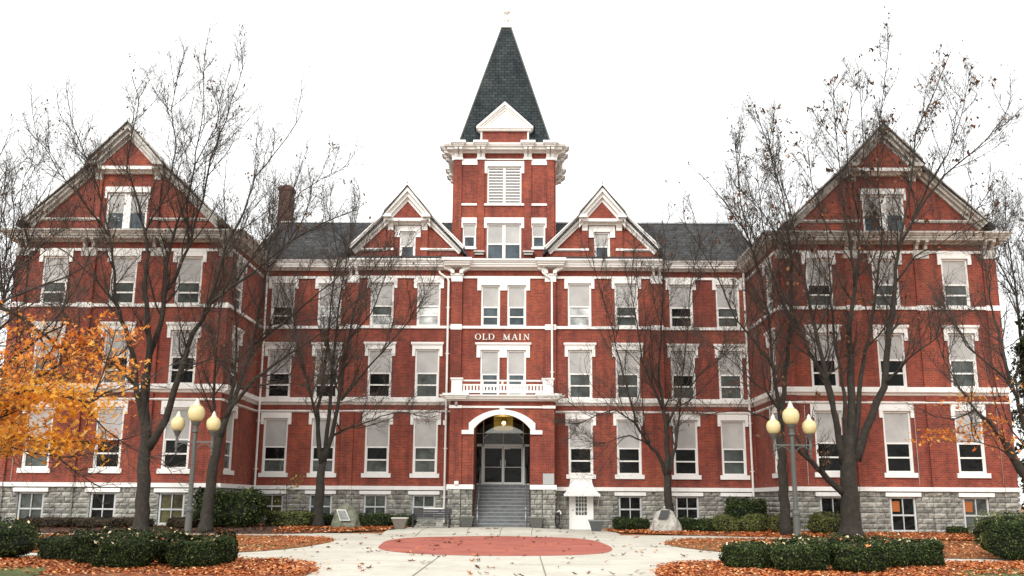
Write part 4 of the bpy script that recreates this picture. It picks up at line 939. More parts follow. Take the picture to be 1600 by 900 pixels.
for i, (x, w, lb) in enumerate(((-19.6, 1.3, "reddish brown low plant mound furthest left below the left wing"), (-17.4, 1.2, "reddish brown low plant mound in the middle below the left wing"), (-15.9, .9, "reddish brown low plant mound next to the largest left tree trunk"), (-13.7, .6, "small dim plant mound left of the tall corner shrub"))):
    shrub("groundcover_mound", lb, x, 43.3, w, .5, .42, M_REDSH, 2500, .08, 50 + i, G3, .5, 0, "plant")
shrub("low_hedge", "leftmost small round dark bush right of the side door", 5.75, 48.3, .50, .45, .58, M_YEW, 2000, .07, 60, G4, .4, 0)
shrub("low_hedge", "small round dark bush touching the pale boulder's left side", 6.55, 48.4, .50, .45, .58, M_YEW, 2000, .07, 61, G4, .4, 0)
shrub("low_hedge", "dark green bush touching the pale boulder's right side", 8.62, 47.2, .62, .5, .62, M_YEW, 2500, .07, 62, G4, .4, 0)
shrub("low_hedge", "dark rounded bush before the two olive shrubs", 9.35, 45.8, .70, .5, .58, M_YEW, 3000, .07, 63, G4, .4, 0)
shrub("rounded_shrub", "left one of the olive green mounds under the corner bush", 10.15, 45.3, .66, .5, .76, M_BOX, 3500, .07, 64, G4, .3, 0)
shrub("rounded_shrub", "middle one of the olive green mounds under the corner bush", 11.2, 45.0, .62, .5, .76, M_BOX, 3500, .07, 65, G4, .3, 0)
shrub("rounded_shrub", "olive green mound partly behind the leaning tree trunk", 12.3, 43.9, .62, .4, .78, M_BOX, 3500, .07, 66, G4, .3, 0)
shrub("viburnum_shrub", "tall dark round bush in the right inner corner of the building", 11.35, 47.0, 1.0, .8, 1.50, M_YEW, 5500, .09, 67, G4, .4, 0)
shrub("rounded_shrub", "olive green dome under the wing window left of largest right trunk", 14.02, 43.5, .78, .5, .88, M_BOX, 4500, .07, 68, G4, .3, 0)
shrub("rounded_shrub", "tiny dark bush against the stone pier of the right wing", 19.75, 43.9, .42, .3, .32, M_YEW, 1200, .07, 69, G4, .4, 0)

# ================================================================ TREES
TREES = {'T1':[[(-14.77,41.5,-0.1,0.393),(-14.82,41.5,0.88,0.355),(-14.86,41.5,2.18,0.317),(-14.89,41.5,3.49,0.279),(-14.95,41.5,4.56,0.241),(-15.08,41.5,5.37,0.203)],[(-14.93,41.5,4.29,0.23),(-15.11,41.38,5.09,0.212),(-15.05,41.25,6.42,0.194),(-14.96,41.12,7.86,0.176),(-15.15,41.0,9.41,0.159),(-15.28,40.88,10.5,0.141),(-15.19,40.75,11.6,0.124),(-15.35,40.62,12.71,0.106),(-15.85,40.5,14.25,0.089),(-16.29,40.38,15.37,0.072),(-16.19,40.25,16.64,0.055),(-15.9,40.12,18.37,0.038),(-16.26,40.0,19.52,0.021)],[(-15.05,41.42,4.82,0.176),(-15.32,41.13,5.71,0.159),(-15.44,40.84,7.18,0.143),(-15.81,40.54,8.41,0.126),(-16.11,40.25,9.37,0.11),(-16.24,39.96,10.57,0.094),(-16.46,39.67,12.29,0.079),(-17.05,39.38,14.31,0.064),(-17.66,39.08,15.77,0.048),(-18.14,38.79,16.94,0.034),(-18.36,38.5,18.26,0.019)],[(-15.05,41.5,5.1,0.189),(-15.06,41.57,7.43,0.171),(-14.68,41.63,8.86,0.152),(-14.69,41.7,10.46,0.134),(-14.71,41.77,11.86,0.115),(-14.46,41.83,13.34,0.096),(-13.98,41.9,14.97,0.077),(-13.89,41.97,16.69,0.059),(-13.73,42.03,18.87,0.04),(-13.88,42.1,21.11,0.021)],[(-14.75,41.5,3.49,0.23),(-13.99,41.06,4.66,0.205),(-13.41,40.61,6.41,0.181),(-12.79,40.17,8.22,0.157),(-11.99,39.72,9.41,0.134),(-11.02,39.28,9.94,0.111),(-9.91,38.83,10.55,0.089),(-8.58,38.39,11.56,0.067),(-7.12,37.94,12.3,0.045),(-5.75,37.5,12.71,0.024)],[(-12.1,39.79,9.24,0.117),(-11.69,39.66,10.79,0.1),(-11.5,39.52,11.66,0.084),(-10.73,39.39,13.29,0.068),(-10.35,39.26,14.66,0.052),(-9.19,39.13,16.2,0.036),(-8.52,39.0,17.33,0.02)],[(-14.69,41.69,10.17,0.122),(-14.12,41.52,11.08,0.107),(-13.62,41.35,12.33,0.092),(-13.17,41.18,14.18,0.078),(-12.87,41.01,16.19,0.063),(-12.3,40.84,17.78,0.049),(-11.89,40.67,19.22,0.034),(-11.57,40.5,20.21,0.02)],[(-13.62,41.37,12.19,0.067),(-13.74,40.9,13.94,0.055),(-13.37,40.43,15.57,0.043),(-12.39,39.97,17.13,0.031),(-12.14,39.5,18.41,0.019)],[(-16.44,39.69,12.16,0.065),(-17.0,39.45,12.93,0.055),(-17.86,39.22,13.97,0.046),(-18.53,38.98,14.74,0.037),(-19.13,38.74,15.78,0.028),(-19.9,38.5,16.54,0.019)],[(-16.11,40.25,9.37,0.079),(-16.98,40.0,10.3,0.059),(-18.2,39.75,11.48,0.04),(-19.36,39.5,12.1,0.021)],[(-15.43,41.05,6.13,0.094),(-16.02,40.41,6.85,0.076),(-16.6,39.77,7.34,0.058),(-17.17,39.14,7.98,0.041),(-17.63,38.5,8.91,0.025)],[(-15.32,40.62,12.7,0.066),(-14.51,40.59,14.43,0.055),(-14.29,40.56,16.47,0.043),(-14.62,40.53,18.25,0.031),(-14.41,40.5,20.06,0.02)],[(-11.02,39.28,9.95,0.064),(-10.13,38.84,11.14,0.052),(-9.17,38.39,12.37,0.041),(-8.09,37.95,13.59,0.029),(-6.74,37.5,14.26,0.018)],[(-13.49,40.63,6.35,0.053),(-12.71,40.1,6.82,0.044),(-11.77,39.56,7.02,0.035),(-10.68,39.03,6.76,0.027),(-9.84,38.5,5.86,0.019)]],
'T2':[[(-12.31,42.0,-0.05,0.329),(-12.27,42.0,0.89,0.296),(-12.2,42.0,1.81,0.263),(-12.07,42.0,3.29,0.23),(-11.93,42.0,4.07,0.197),(-11.85,42.0,4.56,0.164)],[(-11.93,42.0,4.02,0.192),(-11.71,41.93,4.8,0.168),(-11.25,41.86,6.05,0.144),(-10.72,41.79,7.98,0.12),(-10.47,41.71,9.68,0.096),(-10.24,41.64,11.27,0.072),(-10.15,41.57,13.28,0.048),(-10.14,41.5,15.03,0.024)],[(-12.0,42.0,3.53,0.123),(-12.28,42.05,4.89,0.106),(-12.37,42.1,6.07,0.089),(-12.39,42.15,8.03,0.072),(-12.29,42.2,10.03,0.055),(-12.38,42.25,11.99,0.038),(-12.81,42.3,13.78,0.021)],[(-11.71,41.93,4.8,0.123),(-11.43,41.78,6.23,0.106),(-11.35,41.62,7.31,0.088),(-11.41,41.47,8.84,0.071),(-11.66,41.31,10.39,0.054),(-11.5,41.16,12.0,0.037),(-10.97,41.0,13.98,0.02)],[(-11.79,41.94,4.75,0.123),(-11.1,41.44,5.52,0.109),(-10.27,40.95,6.41,0.096),(-9.11,40.46,7.1,0.082),(-8.15,39.97,7.62,0.069),(-7.05,39.48,8.24,0.056),(-6.06,38.98,9.1,0.044),(-5.06,38.49,10.01,0.032),(-4.36,38.0,10.42,0.02)],[(-10.72,41.79,7.9,0.082),(-9.67,41.33,8.52,0.071),(-8.75,40.86,9.13,0.06),(-7.69,40.4,9.95,0.049),(-6.89,39.93,10.4,0.038),(-5.91,39.47,11.31,0.028),(-5.06,39.0,11.6,0.018)],[(-11.25,41.86,6.05,0.055),(-10.03,41.14,6.14,0.045),(-8.78,40.43,6.14,0.035),(-7.56,39.72,5.93,0.026),(-6.99,39.0,4.91,0.017)],[(-10.24,41.64,11.27,0.054),(-9.36,41.43,12.37,0.042),(-8.54,41.21,13.76,0.03),(-8.28,41.0,15.16,0.019)]],
'T3':[[(-8.24,45.3,0.09,0.31),(-8.26,45.3,1.16,0.27),(-8.22,45.3,2.29,0.229),(-8.17,45.3,3.09,0.188),(-8.17,45.3,3.58,0.148)],[(-8.2,45.3,3.01,0.163),(-8.38,45.16,4.3,0.142),(-8.43,45.01,5.45,0.122),(-8.17,44.87,7.41,0.101),(-8.09,44.73,8.88,0.081),(-7.93,44.59,11.03,0.061),(-7.73,44.44,12.56,0.041),(-8.01,44.3,14.07,0.022)],[(-8.34,45.19,4.01,0.103),(-8.54,44.81,5.43,0.086),(-8.81,44.43,6.55,0.069),(-9.19,44.06,7.67,0.052),(-9.43,43.68,9.37,0.036),(-9.66,43.3,11.07,0.02)],[(-8.17,45.3,3.09,0.148),(-7.95,45.3,5.16,0.127),(-7.92,45.3,7.29,0.106),(-7.81,45.3,9.46,0.085),(-7.63,45.3,11.52,0.064),(-7.32,45.3,13.63,0.043),(-7.25,45.3,15.0,0.022)],[(-8.12,45.3,3.15,0.163),(-7.75,45.09,4.33,0.142),(-7.41,44.87,6.08,0.121),(-7.2,44.66,7.71,0.1),(-6.95,44.44,9.64,0.08),(-6.45,44.23,11.29,0.06),(-5.37,44.01,12.76,0.04),(-4.93,43.8,13.63,0.02)],[(-7.72,45.09,4.3,0.088),(-7.0,44.43,4.54,0.073),(-6.21,43.78,4.7,0.058),(-5.28,43.12,5.01,0.044),(-4.28,42.46,5.16,0.03),(-3.46,41.8,4.91,0.016)],[(-7.37,44.89,5.88,0.088),(-6.69,44.46,6.63,0.075),(-6.12,44.03,7.19,0.063),(-5.0,43.6,8.38,0.051),(-4.25,43.16,9.15,0.039),(-3.33,42.73,10.52,0.028),(-3.08,42.3,11.3,0.017)],[(-7.08,44.55,8.64,0.058),(-6.08,44.47,9.83,0.044),(-5.52,44.38,11.33,0.031),(-5.19,44.3,12.53,0.017)]],
'T4':[[(7.86,47.6,0.13,0.264),(7.89,47.6,1.09,0.237),(7.82,47.6,2.13,0.21),(7.81,47.6,2.73,0.182),(7.83,47.6,3.33,0.155)],[(7.78,47.6,2.58,0.124),(7.43,47.35,3.56,0.111),(6.93,47.1,4.05,0.097),(6.31,46.85,5.02,0.084),(5.98,46.6,6.33,0.071),(5.53,46.35,8.0,0.058),(5.14,46.1,9.66,0.045),(4.5,45.85,11.69,0.032),(4.23,45.6,12.89,0.019)],[(7.81,47.6,2.67,0.186),(7.86,47.52,3.93,0.165),(7.84,47.45,4.74,0.145),(7.63,47.38,6.08,0.124),(7.53,47.3,7.62,0.103),(7.67,47.23,9.87,0.083),(7.82,47.15,12.19,0.062),(7.98,47.08,13.93,0.042),(7.84,47.0,15.06,0.021)],[(7.87,47.6,2.67,0.124),(8.13,47.53,3.63,0.109),(8.32,47.46,4.23,0.094),(8.44,47.39,5.41,0.079),(8.67,47.31,7.47,0.064),(8.99,47.24,9.88,0.05),(9.13,47.17,11.65,0.035),(9.56,47.1,13.61,0.02)],[(7.68,47.4,5.75,0.093),(7.12,47.14,6.95,0.078),(6.66,46.88,8.08,0.063),(6.42,46.62,9.75,0.048),(6.12,46.36,11.49,0.034),(6.34,46.1,13.34,0.02)],[(7.82,47.44,4.99,0.093),(8.41,46.85,6.16,0.074),(9.19,46.27,7.16,0.055),(10.16,45.68,7.99,0.037),(10.95,45.1,8.51,0.019)],[(6.93,47.1,4.05,0.061),(5.97,46.27,4.44,0.046),(4.84,45.43,4.09,0.032),(3.76,44.6,3.75,0.017)],[(6.31,46.85,5.02,0.061),(5.22,46.1,5.62,0.046),(4.27,45.35,5.25,0.032),(3.34,44.6,4.75,0.017)]],
'T5':[[(12.08,42.6,0.03,0.278),(12.02,42.6,1.29,0.256),(12.02,42.6,2.43,0.233),(11.98,42.6,3.69,0.211),(12.0,42.6,4.56,0.189),(12.05,42.6,5.06,0.167)],[(11.99,42.6,4.45,0.167),(12.11,42.49,5.6,0.15),(12.31,42.38,6.88,0.134),(12.61,42.27,8.83,0.118),(12.73,42.16,10.61,0.101),(12.73,42.04,12.2,0.085),(12.63,41.93,13.51,0.069),(12.42,41.82,14.81,0.053),(11.78,41.71,17.41,0.037),(11.36,41.6,18.74,0.022)],[(12.01,42.6,4.78,0.125),(11.89,42.41,6.14,0.112),(11.68,42.23,7.22,0.098),(11.58,42.04,9.44,0.085),(11.31,41.85,10.99,0.072),(10.95,41.66,12.09,0.059),(10.5,41.48,14.16,0.046),(10.33,41.29,16.5,0.033),(10.28,41.1,17.63,0.02)],[(11.71,42.25,7.11,0.083),(10.89,41.72,8.12,0.069),(9.99,41.19,8.99,0.056),(9.14,40.66,10.82,0.043),(8.28,40.13,12.08,0.03),(7.47,39.6,13.05,0.018)],[(11.31,41.85,10.99,0.068),(10.83,41.54,12.58,0.056),(9.93,41.23,13.97,0.043),(9.21,40.91,14.74,0.031),(8.53,40.6,15.36,0.019)],[(11.99,42.52,5.32,0.083),(11.19,41.67,6.05,0.066),(10.34,40.81,6.49,0.049),(9.39,39.96,7.17,0.033),(8.21,39.1,7.82,0.018)],[(12.62,42.25,9.2,0.083),(12.09,42.21,10.47,0.067),(11.74,42.17,12.05,0.051),(11.55,42.14,14.1,0.035),(11.41,42.1,16.19,0.019)],[(12.0,42.6,4.65,0.069),(11.04,41.85,4.99,0.056),(10.08,41.1,5.18,0.043),(8.86,40.35,4.98,0.03),(7.84,39.6,5.55,0.018)]],
'T6':[[(14.53,42.0,-0.04,0.548),(14.56,42.0,0.79,0.493),(14.59,42.0,1.96,0.438),(14.62,42.0,3.14,0.384),(14.69,42.0,4.21,0.329)],[(14.42,42.0,3.01,0.205),(14.21,41.78,4.19,0.184),(13.95,41.56,5.76,0.163),(13.5,41.33,7.9,0.142),(13.17,41.11,9.41,0.121),(12.8,40.89,11.17,0.101),(12.65,40.67,11.96,0.08),(12.42,40.44,13.31,0.06),(11.91,40.22,15.1,0.041),(11.43,40.0,16.46,0.021)],[(14.37,41.93,3.4,0.164),(14.09,41.56,4.98,0.145),(13.56,41.2,6.55,0.126),(12.86,40.83,7.71,0.108),(12.32,40.46,9.06,0.09),(11.72,40.1,10.02,0.072),(11.17,39.73,10.89,0.054),(10.53,39.37,12.16,0.037),(9.97,39.0,13.15,0.02)],[(14.54,42.0,3.28,0.137),(14.59,41.88,5.01,0.122),(14.56,41.75,6.43,0.107),(14.25,41.62,8.06,0.092),(14.17,41.5,9.99,0.078),(14.16,41.38,11.29,0.063),(14.08,41.25,13.26,0.049),(13.53,41.12,14.97,0.034),(13.43,41.0,16.7,0.02)],[(14.67,42.0,3.14,0.274),(14.91,42.04,4.94,0.243),(15.04,42.08,7.49,0.211),(15.1,42.11,9.07,0.18),(15.47,42.15,10.67,0.148),(15.72,42.19,12.07,0.117),(15.86,42.22,13.84,0.085),(16.36,42.26,17.17,0.054),(16.39,42.3,20.3,0.022)],[(15.47,42.15,10.67,0.096),(15.36,41.96,12.74,0.077),(15.11,41.77,13.71,0.058),(14.92,41.59,16.92,0.039),(14.86,41.4,19.59,0.02)],[(14.84,42.0,3.28,0.164),(15.2,42.01,5.29,0.148),(15.38,42.02,6.66,0.132),(15.85,42.04,8.33,0.117),(16.29,42.05,10.08,0.101),(16.58,42.06,11.75,0.085),(16.81,42.07,13.21,0.069),(16.79,42.08,15.29,0.053),(16.87,42.09,17.11,0.037),(17.8,42.1,22.12,0.021)],[(14.96,42.0,3.15,0.26),(15.39,41.8,4.42,0.235),(16.2,41.6,6.2,0.211),(16.45,41.4,8.03,0.186),(16.76,41.2,9.85,0.162),(16.88,41.0,11.21,0.138),(17.12,40.8,12.57,0.114),(17.56,40.6,14.52,0.09),(17.97,40.4,17.16,0.067),(18.94,40.2,19.16,0.044),(19.64,40.0,20.78,0.021)],[(16.26,41.58,6.34,0.095),(16.56,40.69,6.85,0.075),(16.83,39.79,7.31,0.055),(17.49,38.9,7.9,0.036),(17.82,38.0,8.69,0.019)],[(14.39,42.0,1.77,0.205),(13.57,41.62,2.42,0.176),(12.89,41.25,3.03,0.148),(12.31,40.88,3.45,0.12),(11.92,40.5,3.84,0.092)],[(17.09,40.84,12.3,0.08),(17.97,40.47,13.85,0.067),(18.97,40.1,15.16,0.055),(20.32,39.74,16.24,0.043),(21.29,39.37,17.4,0.031),(21.56,39.0,18.11,0.019)],[(17.57,40.62,13.24,0.066),(18.48,40.72,14.85,0.054),(19.43,40.81,16.34,0.043),(20.16,40.91,17.87,0.031),(20.78,41.0,19.88,0.019)],[(16.86,41.08,10.67,0.067),(17.56,40.56,11.67,0.054),(18.46,40.04,12.09,0.042),(19.36,39.52,12.78,0.03),(20.17,39.0,14.01,0.018)],[(12.74,40.92,10.9,0.053),(12.0,40.45,12.18,0.041),(11.0,39.97,13.45,0.03),(9.86,39.5,14.42,0.018)],[(15.88,42.22,13.84,0.055),(15.28,41.48,15.68,0.042),(15.08,40.74,17.49,0.03),(15.14,40.0,18.68,0.018)]],
'T7':[[(-21.56,40.0,-0.38,0.261),(-21.72,40.0,1.85,0.244),(-21.71,40.0,3.89,0.226),(-21.71,40.0,5.98,0.209)],[(-21.68,40.0,5.71,0.117),(-21.28,39.83,7.54,0.101),(-20.72,39.67,9.13,0.085),(-20.25,39.5,10.45,0.068),(-19.65,39.33,11.78,0.052),(-19.23,39.17,12.84,0.036),(-18.81,39.0,14.18,0.02)],[(-21.56,39.97,5.97,0.091),(-21.07,39.58,8.04,0.076),(-20.28,39.18,9.3,0.061),(-20.3,38.79,10.82,0.047),(-19.85,38.39,12.34,0.033),(-19.96,38.0,14.12,0.019)],[(-21.16,39.8,7.81,0.065),(-20.01,39.2,8.51,0.049),(-18.61,38.6,9.19,0.034),(-17.44,38.0,9.33,0.019)],[(-21.68,40.0,4.67,0.117),(-21.44,40.0,7.04,0.093),(-21.64,40.0,9.73,0.068),(-21.71,40.0,11.95,0.044),(-21.76,40.0,14.22,0.02)],[(-20.72,39.67,9.13,0.065),(-21.0,39.45,10.71,0.049),(-20.87,39.22,12.85,0.033),(-20.79,39.0,15.02,0.018)],[(-20.25,39.5,10.45,0.052),(-19.45,39.33,11.23,0.04),(-18.79,39.17,12.01,0.028),(-18.07,39.0,12.24,0.017)],[(-19.65,39.33,11.78,0.051),(-20.15,39.16,13.39,0.034),(-19.95,39.0,14.74,0.017)],[(-20.27,39.18,9.3,0.064),(-20.99,39.45,11.25,0.048),(-21.64,39.73,13.28,0.033),(-21.8,40.0,15.66,0.017)],[(-21.28,39.83,7.54,0.065),(-19.87,39.41,7.48,0.04),(-18.67,39.0,7.95,0.017)]],
'T8':[[(26.36,50.0,-0.5,0.294),(26.44,50.0,2.27,0.273),(26.39,50.0,4.79,0.253),(26.5,50.0,7.37,0.232),(26.54,50.0,9.34,0.212)],[(26.52,50.0,9.18,0.114),(26.49,50.0,11.35,0.091),(26.43,50.0,13.39,0.068),(26.28,50.0,15.81,0.046),(26.56,50.0,17.93,0.023)],[(26.54,50.0,8.68,0.114),(26.98,50.0,11.69,0.084),(27.1,50.0,14.08,0.053),(27.59,50.0,16.87,0.023)],[(26.43,50.0,12.02,0.065),(25.74,50.0,13.73,0.051),(25.34,50.0,14.76,0.036),(25.74,50.0,16.51,0.021)]],
'T9':[[(18.81,33.0,-0.05,0.237),(18.33,33.0,1.16,0.213),(17.64,33.0,2.08,0.188),(17.2,33.0,2.76,0.164),(16.89,33.0,3.43,0.14)],[(16.92,33.0,3.32,0.097),(16.39,32.8,4.0,0.08),(15.8,32.6,4.44,0.064),(15.31,32.4,5.11,0.048),(14.83,32.2,5.87,0.032),(14.5,32.0,6.9,0.017)],[(17.87,33.0,1.77,0.108),(17.68,33.17,4.07,0.093),(17.46,33.33,5.38,0.078),(16.85,33.5,6.05,0.063),(16.23,33.67,6.74,0.048),(15.94,33.83,7.67,0.032),(15.48,34.0,9.31,0.017)],[(17.46,33.33,5.38,0.087),(17.48,33.89,7.23,0.064),(17.55,34.44,8.71,0.041),(17.72,35.0,10.27,0.017)],[(15.8,32.6,4.44,0.043),(15.01,32.4,4.1,0.033),(14.31,32.2,4.19,0.023),(13.83,32.0,4.38,0.014)],[(17.25,33.0,2.76,0.043),(16.34,32.33,3.18,0.033),(15.23,31.67,3.34,0.023),(14.14,31.0,3.29,0.013)]],
'M1':[[(-11.54,19.5,-0.43,0.318),(-11.64,19.5,1.12,0.288),(-11.65,19.5,2.99,0.259),(-11.68,19.5,4.14,0.229)],[(-11.63,19.5,2.99,0.114),(-11.2,19.7,3.52,0.096),(-10.52,19.9,3.41,0.078),(-9.79,20.1,2.98,0.059),(-9.31,20.3,3.73,0.04),(-8.85,20.5,4.23,0.02)],[(-11.63,19.5,3.75,0.114),(-10.84,19.6,4.16,0.096),(-9.92,19.7,3.65,0.077),(-9.63,19.8,4.06,0.058),(-9.08,19.9,4.61,0.039),(-8.5,20.0,5.03,0.02)],[(-11.61,19.5,3.11,0.089),(-10.71,19.4,3.11,0.074),(-9.69,19.3,2.48,0.059),(-8.9,19.2,2.6,0.044),(-8.09,19.1,2.48,0.03),(-7.3,19.0,2.48,0.015)],[(-11.69,19.5,4.01,0.102),(-11.09,19.67,4.83,0.089),(-10.2,19.83,5.4,0.075),(-9.44,20.0,5.03,0.062),(-8.8,20.17,4.52,0.048),(-8.04,20.33,4.28,0.034),(-7.27,20.5,3.96,0.02)],[(-11.64,19.5,3.62,0.089),(-10.46,19.3,3.61,0.074),(-9.31,19.1,3.34,0.06),(-8.35,18.9,3.44,0.046),(-7.36,18.7,3.18,0.032),(-6.87,18.5,3.41,0.018)]],}
def make_tree(key, label, seed, group, ylim=99, dens=1.0, lev3=True, leaves=None, leafn=0, leafs=.08, frac0=.25, skip=1, name="bare_tree", leafshape='leaf'):
    r = random.Random(seed); limbs = TREES[key]; base = limbs[0][0]
    t = thing(name, (base[0], base[1], zg(base[0], base[1])), label, "tree", group)
    tr = MB(); br = MB(); tips = []
    def wob(a, b, n):  # a slightly crooked path
        return [tuple(Vector(a).lerp(Vector(b), i / n)) for i in range(n + 1)]
    def lim(p, d):
        if p.y > ylim and d.y > 0: d.y = -abs(d.y)
        return d
    def twig(p, d, ln, rad, lv):
        n = 4 if lv == 1 else 3; pts = [tuple(p)]; rs = [rad]; q = p.copy(); d = d.copy(); st = ln / n
        for i in range(n):
            d += Vector((r.gauss(0, .13), r.gauss(0, .13), r.gauss(.05, .11))); d.normalize(); lim(q, d); q = q + d * st; pts.append(tuple(q)); rs.append(rad * (1 - .72 * (i + 1) / n))
            if lv < (3 if lev3 else 2):
                for _ in range(2 if (lv == 1 and r.random() < .75 * dens) else 1):
                    if r.random() < (.9 if lv == 1 else .30) * dens:
                        ax = d.orthogonal().normalized(); ax.rotate(Matrix.Rotation(r.uniform(0, 6.283), 3, d)); dd = (d * math.cos(.75) + ax * math.sin(.75)); dd.z += .12; dd.normalize(); lim(q, dd)
                        twig(q, dd, ln * r.uniform(.38, .62), max(.0062, rad * .58), lv + 1)
        br.tube(pts, rs, 3, False)
        if lv >= 2 or not lev3: tips.append((tuple(q), 1))
    def second(p, d, ln, rad):
        n = 8; pts = [tuple(p)]; rr_ = [rad]; q = p.copy(); d = d.copy(); st = ln / n
        for i in range(n):
            d += Vector((r.gauss(0, .10), r.gauss(0, .10), r.gauss(.10, .08))); d.normalize(); lim(q, d); q = q + d * st; ra = lerp(rad, .009, (i + 1) / n); pts.append(tuple(q)); rr_.append(ra)
            for _ in range(1 + (r.random() < .55 * dens)):
                ax = d.orthogonal().normalized(); ax.rotate(Matrix.Rotation(r.uniform(0, 6.283), 3, d)); an = r.uniform(.5, .9); dd = d * math.cos(an) + ax * math.sin(an); dd.z += .1; dd.normalize(); lim(q, dd)
                twig(q, dd, ln * r.uniform(.22, .42), max(.009, ra * .5), 1)
        tr.tube(pts, rr_, 5, False)
    for li, limb in enumerate(limbs):
        P = []; rs = []
        for i in range(len(limb) - 1):          # subdivide with small crooks
            a, b = Vector(limb[i][:3]), Vector(limb[i + 1][:3]); k = 3
            for j in range(k):
                f = j / k; q = a.lerp(b, f); rr = lerp(limb[i][3], limb[i + 1][3], f); rr = rr if li == 0 else limb[-1][3] + (limb[0][3] - limb[-1][3]) * ((rr - limb[-1][3]) / max(1e-6, limb[0][3] - limb[-1][3])) ** 1.7; w = min(.022, rr * .2 + .008) if (i + j) else 0
                P.append(q + Vector((r.gauss(0, w), r.gauss(0, w), r.gauss(0, w)))); rs.append(rr * (.84 if li == 0 else .80) * r.uniform(.97, 1.03))
        P.append(Vector(limb[-1][:3])); rs.append(limb[-1][3] * .84)
        if li == 0: rs[0] *= 1.45; rs[1] *= 1.15
        ns = 12 if rs[0] > .12 else (8 if rs[0] > .07 else 6)
        tr.tube([tuple(p) for p in P], rs, ns)
        if li == 0: continue
        # side branches
        tot = sum((P[i + 1] - P[i]).length for i in range(len(P) - 1)); acc = 0; nxt = tot * (frac0 if rs[0] > .1 else .12)
        for i in range(len(P) - 1):
            seg = P[i + 1] - P[i]; l = seg.length; d = seg.normalized()
            while nxt < acc + l:
                f = (nxt - acc) / l; q = P[i].lerp(P[i + 1], f); g = nxt / tot; rad = lerp(rs[i], rs[i + 1], f)
                ax = d.orthogonal().normalized(); ax.rotate(Matrix.Rotation(r.uniform(0, 6.283), 3, d)); an = r.uniform(.5, .95)
                dd = d * math.cos(an) + ax * math.sin(an); dd.z += .15; dd.normalize(); lim(q, dd)
                if rad > .013 and r.random() < .60: second(q, dd, r.uniform(1.7, 3.9) * lerp(1.1, .48, g), min(.048, max(.016, rad * .55)))
                else: twig(q, dd, r.uniform(.7, 1.7) * lerp(1.15, .5, g), min(.020, max(.011, rad * .4)), 1)
                nxt += r.uniform(.20, .46) / dens
            acc += l
        twig(P[-1], (P[-1] - P[-2]).normalized(), .55, .011, 1)
    tr.build("trunk", M_BARK, t, smooth=True); br.build("twigs", M_TWIG, t)
    if leafn:
        pts = []
        for _ in range(leafn):
            if not pts or r.random() < .35: p, _k = r.choice(tips)
            pts.append((p[0] + r.gauss(0, .10), p[1] + r.gauss(0, .10), p[2] - abs(r.gauss(0, .07))))
        leafmesh("leaves", pts, leafs, leaves, 1.6, seed, parent=t, shape=leafshape)
    return t, tips
GT = "bare autumn trees in front of the building"
make_tree('T1', "tallest bare tree on the left, its trunk left of the left lamp post", 101, GT, 42.9, .93, leaves=M_DRY, leafn=800, leafs=.10)
make_tree('T2', "bare tree leaning right just behind the left lamp post", 102, GT, 43.2, .92, leaves=M_DRY, leafn=200, leafs=.09)
make_tree('T3', "slim bare tree left of the plaque-bearing left boulder", 103, GT, 48.6, .95, leaves=M_DRY, leafn=60, leafs=.08)
make_tree('T4', "slim bare tree rising behind the pale right boulder", 104, GT, 48.8, 1.02, leaves=M_DRY, leafn=80, leafs=.08)
make_tree('T5', "bare tree with slanting trunk just left of the right lamp post", 105, GT, 43.4, .98, leaves=M_DRY, leafn=900, leafs=.10)
make_tree('T6', "thick-trunked spreading bare tree, the biggest on the right", 106, GT, 43.3, .92, leaves=M_DRY, leafn=1900, leafs=.13)
make_tree('T7', "bare tree whose trunk stands outside the left picture edge", 107, GT, 99, .85, leaves=M_DRY, leafn=450, leafs=.10)
make_tree('T8', "bare tree beyond the right corner of the right wing", 108, GT, 99, 1.0, leaves=M_DRY, leafn=350, leafs=.11)
t9, tips9 = make_tree('T9', "tree leaning in from the right edge with a few orange leaves", 109, GT, 42, .9, leaves=M_MAPLE, leafn=0, name="leaning_tree")
r = random.Random(77)
cl = [(-1.0, 0)]
P = []
for c, k, sp in (((15.2, 32.3, 4.7), 45, .30), ((14.6, 32.2, 3.65), 60, .38), ((15.2, 32.3, 3.5), 80, .38), ((16.0, 32.4, 3.9), 60, .5), ((16.9, 32.6, 3.4), 50, .5), ((14.0, 32.2, 3.4), 30, .25), ((16.5, 32.6, 5.0), 30, .6)):
    for _ in range(k): P.append((c[0] + r.gauss(0, sp), c[1] + r.gauss(0, .4), c[2] + r.gauss(0, sp * .45)))
leafmesh("leaves", P, .13, M_MAPLE, 1.2, 5, parent=t9, shape='maple')
tm, tipm = make_tree('M1', "maple full of bright orange leaves reaching in from the left edge", 110, None, 99, .8, leaves=M_MAPLE, leafn=0, name="maple_tree")
P = []; PY = []
# leaf sprays along the maple's low boughs
for limb in TREES['M1'][1:]:
    for i in range(len(limb) - 1):
        a, b = Vector(limb[i][:3]), Vector(limb[i + 1][:3])
        if b.x < -11.8: continue
        for _ in range(int((520 if b.z < 3.9 else 230) * (b - a).length)):
            f = r.random(); q = a.lerp(b, f); 
            if q.x < -11.0 or noise3(q.x * 1.3, q.z * 1.3 + i, 4) < -.28 or q.x > -6.95 - r.random() * .4 or q.z > 5.15 + noise3(q.x, 0, 7) * .8 or r.random() < (q.z - 3.4) * .22 or q.z < 2.25 + r.random() * .3: continue
            (P if r.random() < (q.z - 3.1) / 1.7 else PY).append((q.x + r.gauss(0, .26), q.y + r.gauss(0, .40), q.z - .05 + r.gauss(0, .17)))
for p, _ in tipm:
    if p[0] > -11.0 and 2.4 < p[2] < 5.0 and p[0] < -7.0 and r.random() < .4:
        for _ in range(3): P.append((p[0] + r.gauss(0, .07), p[1] + r.gauss(0, .07), p[2] + r.gauss(0, .06)))
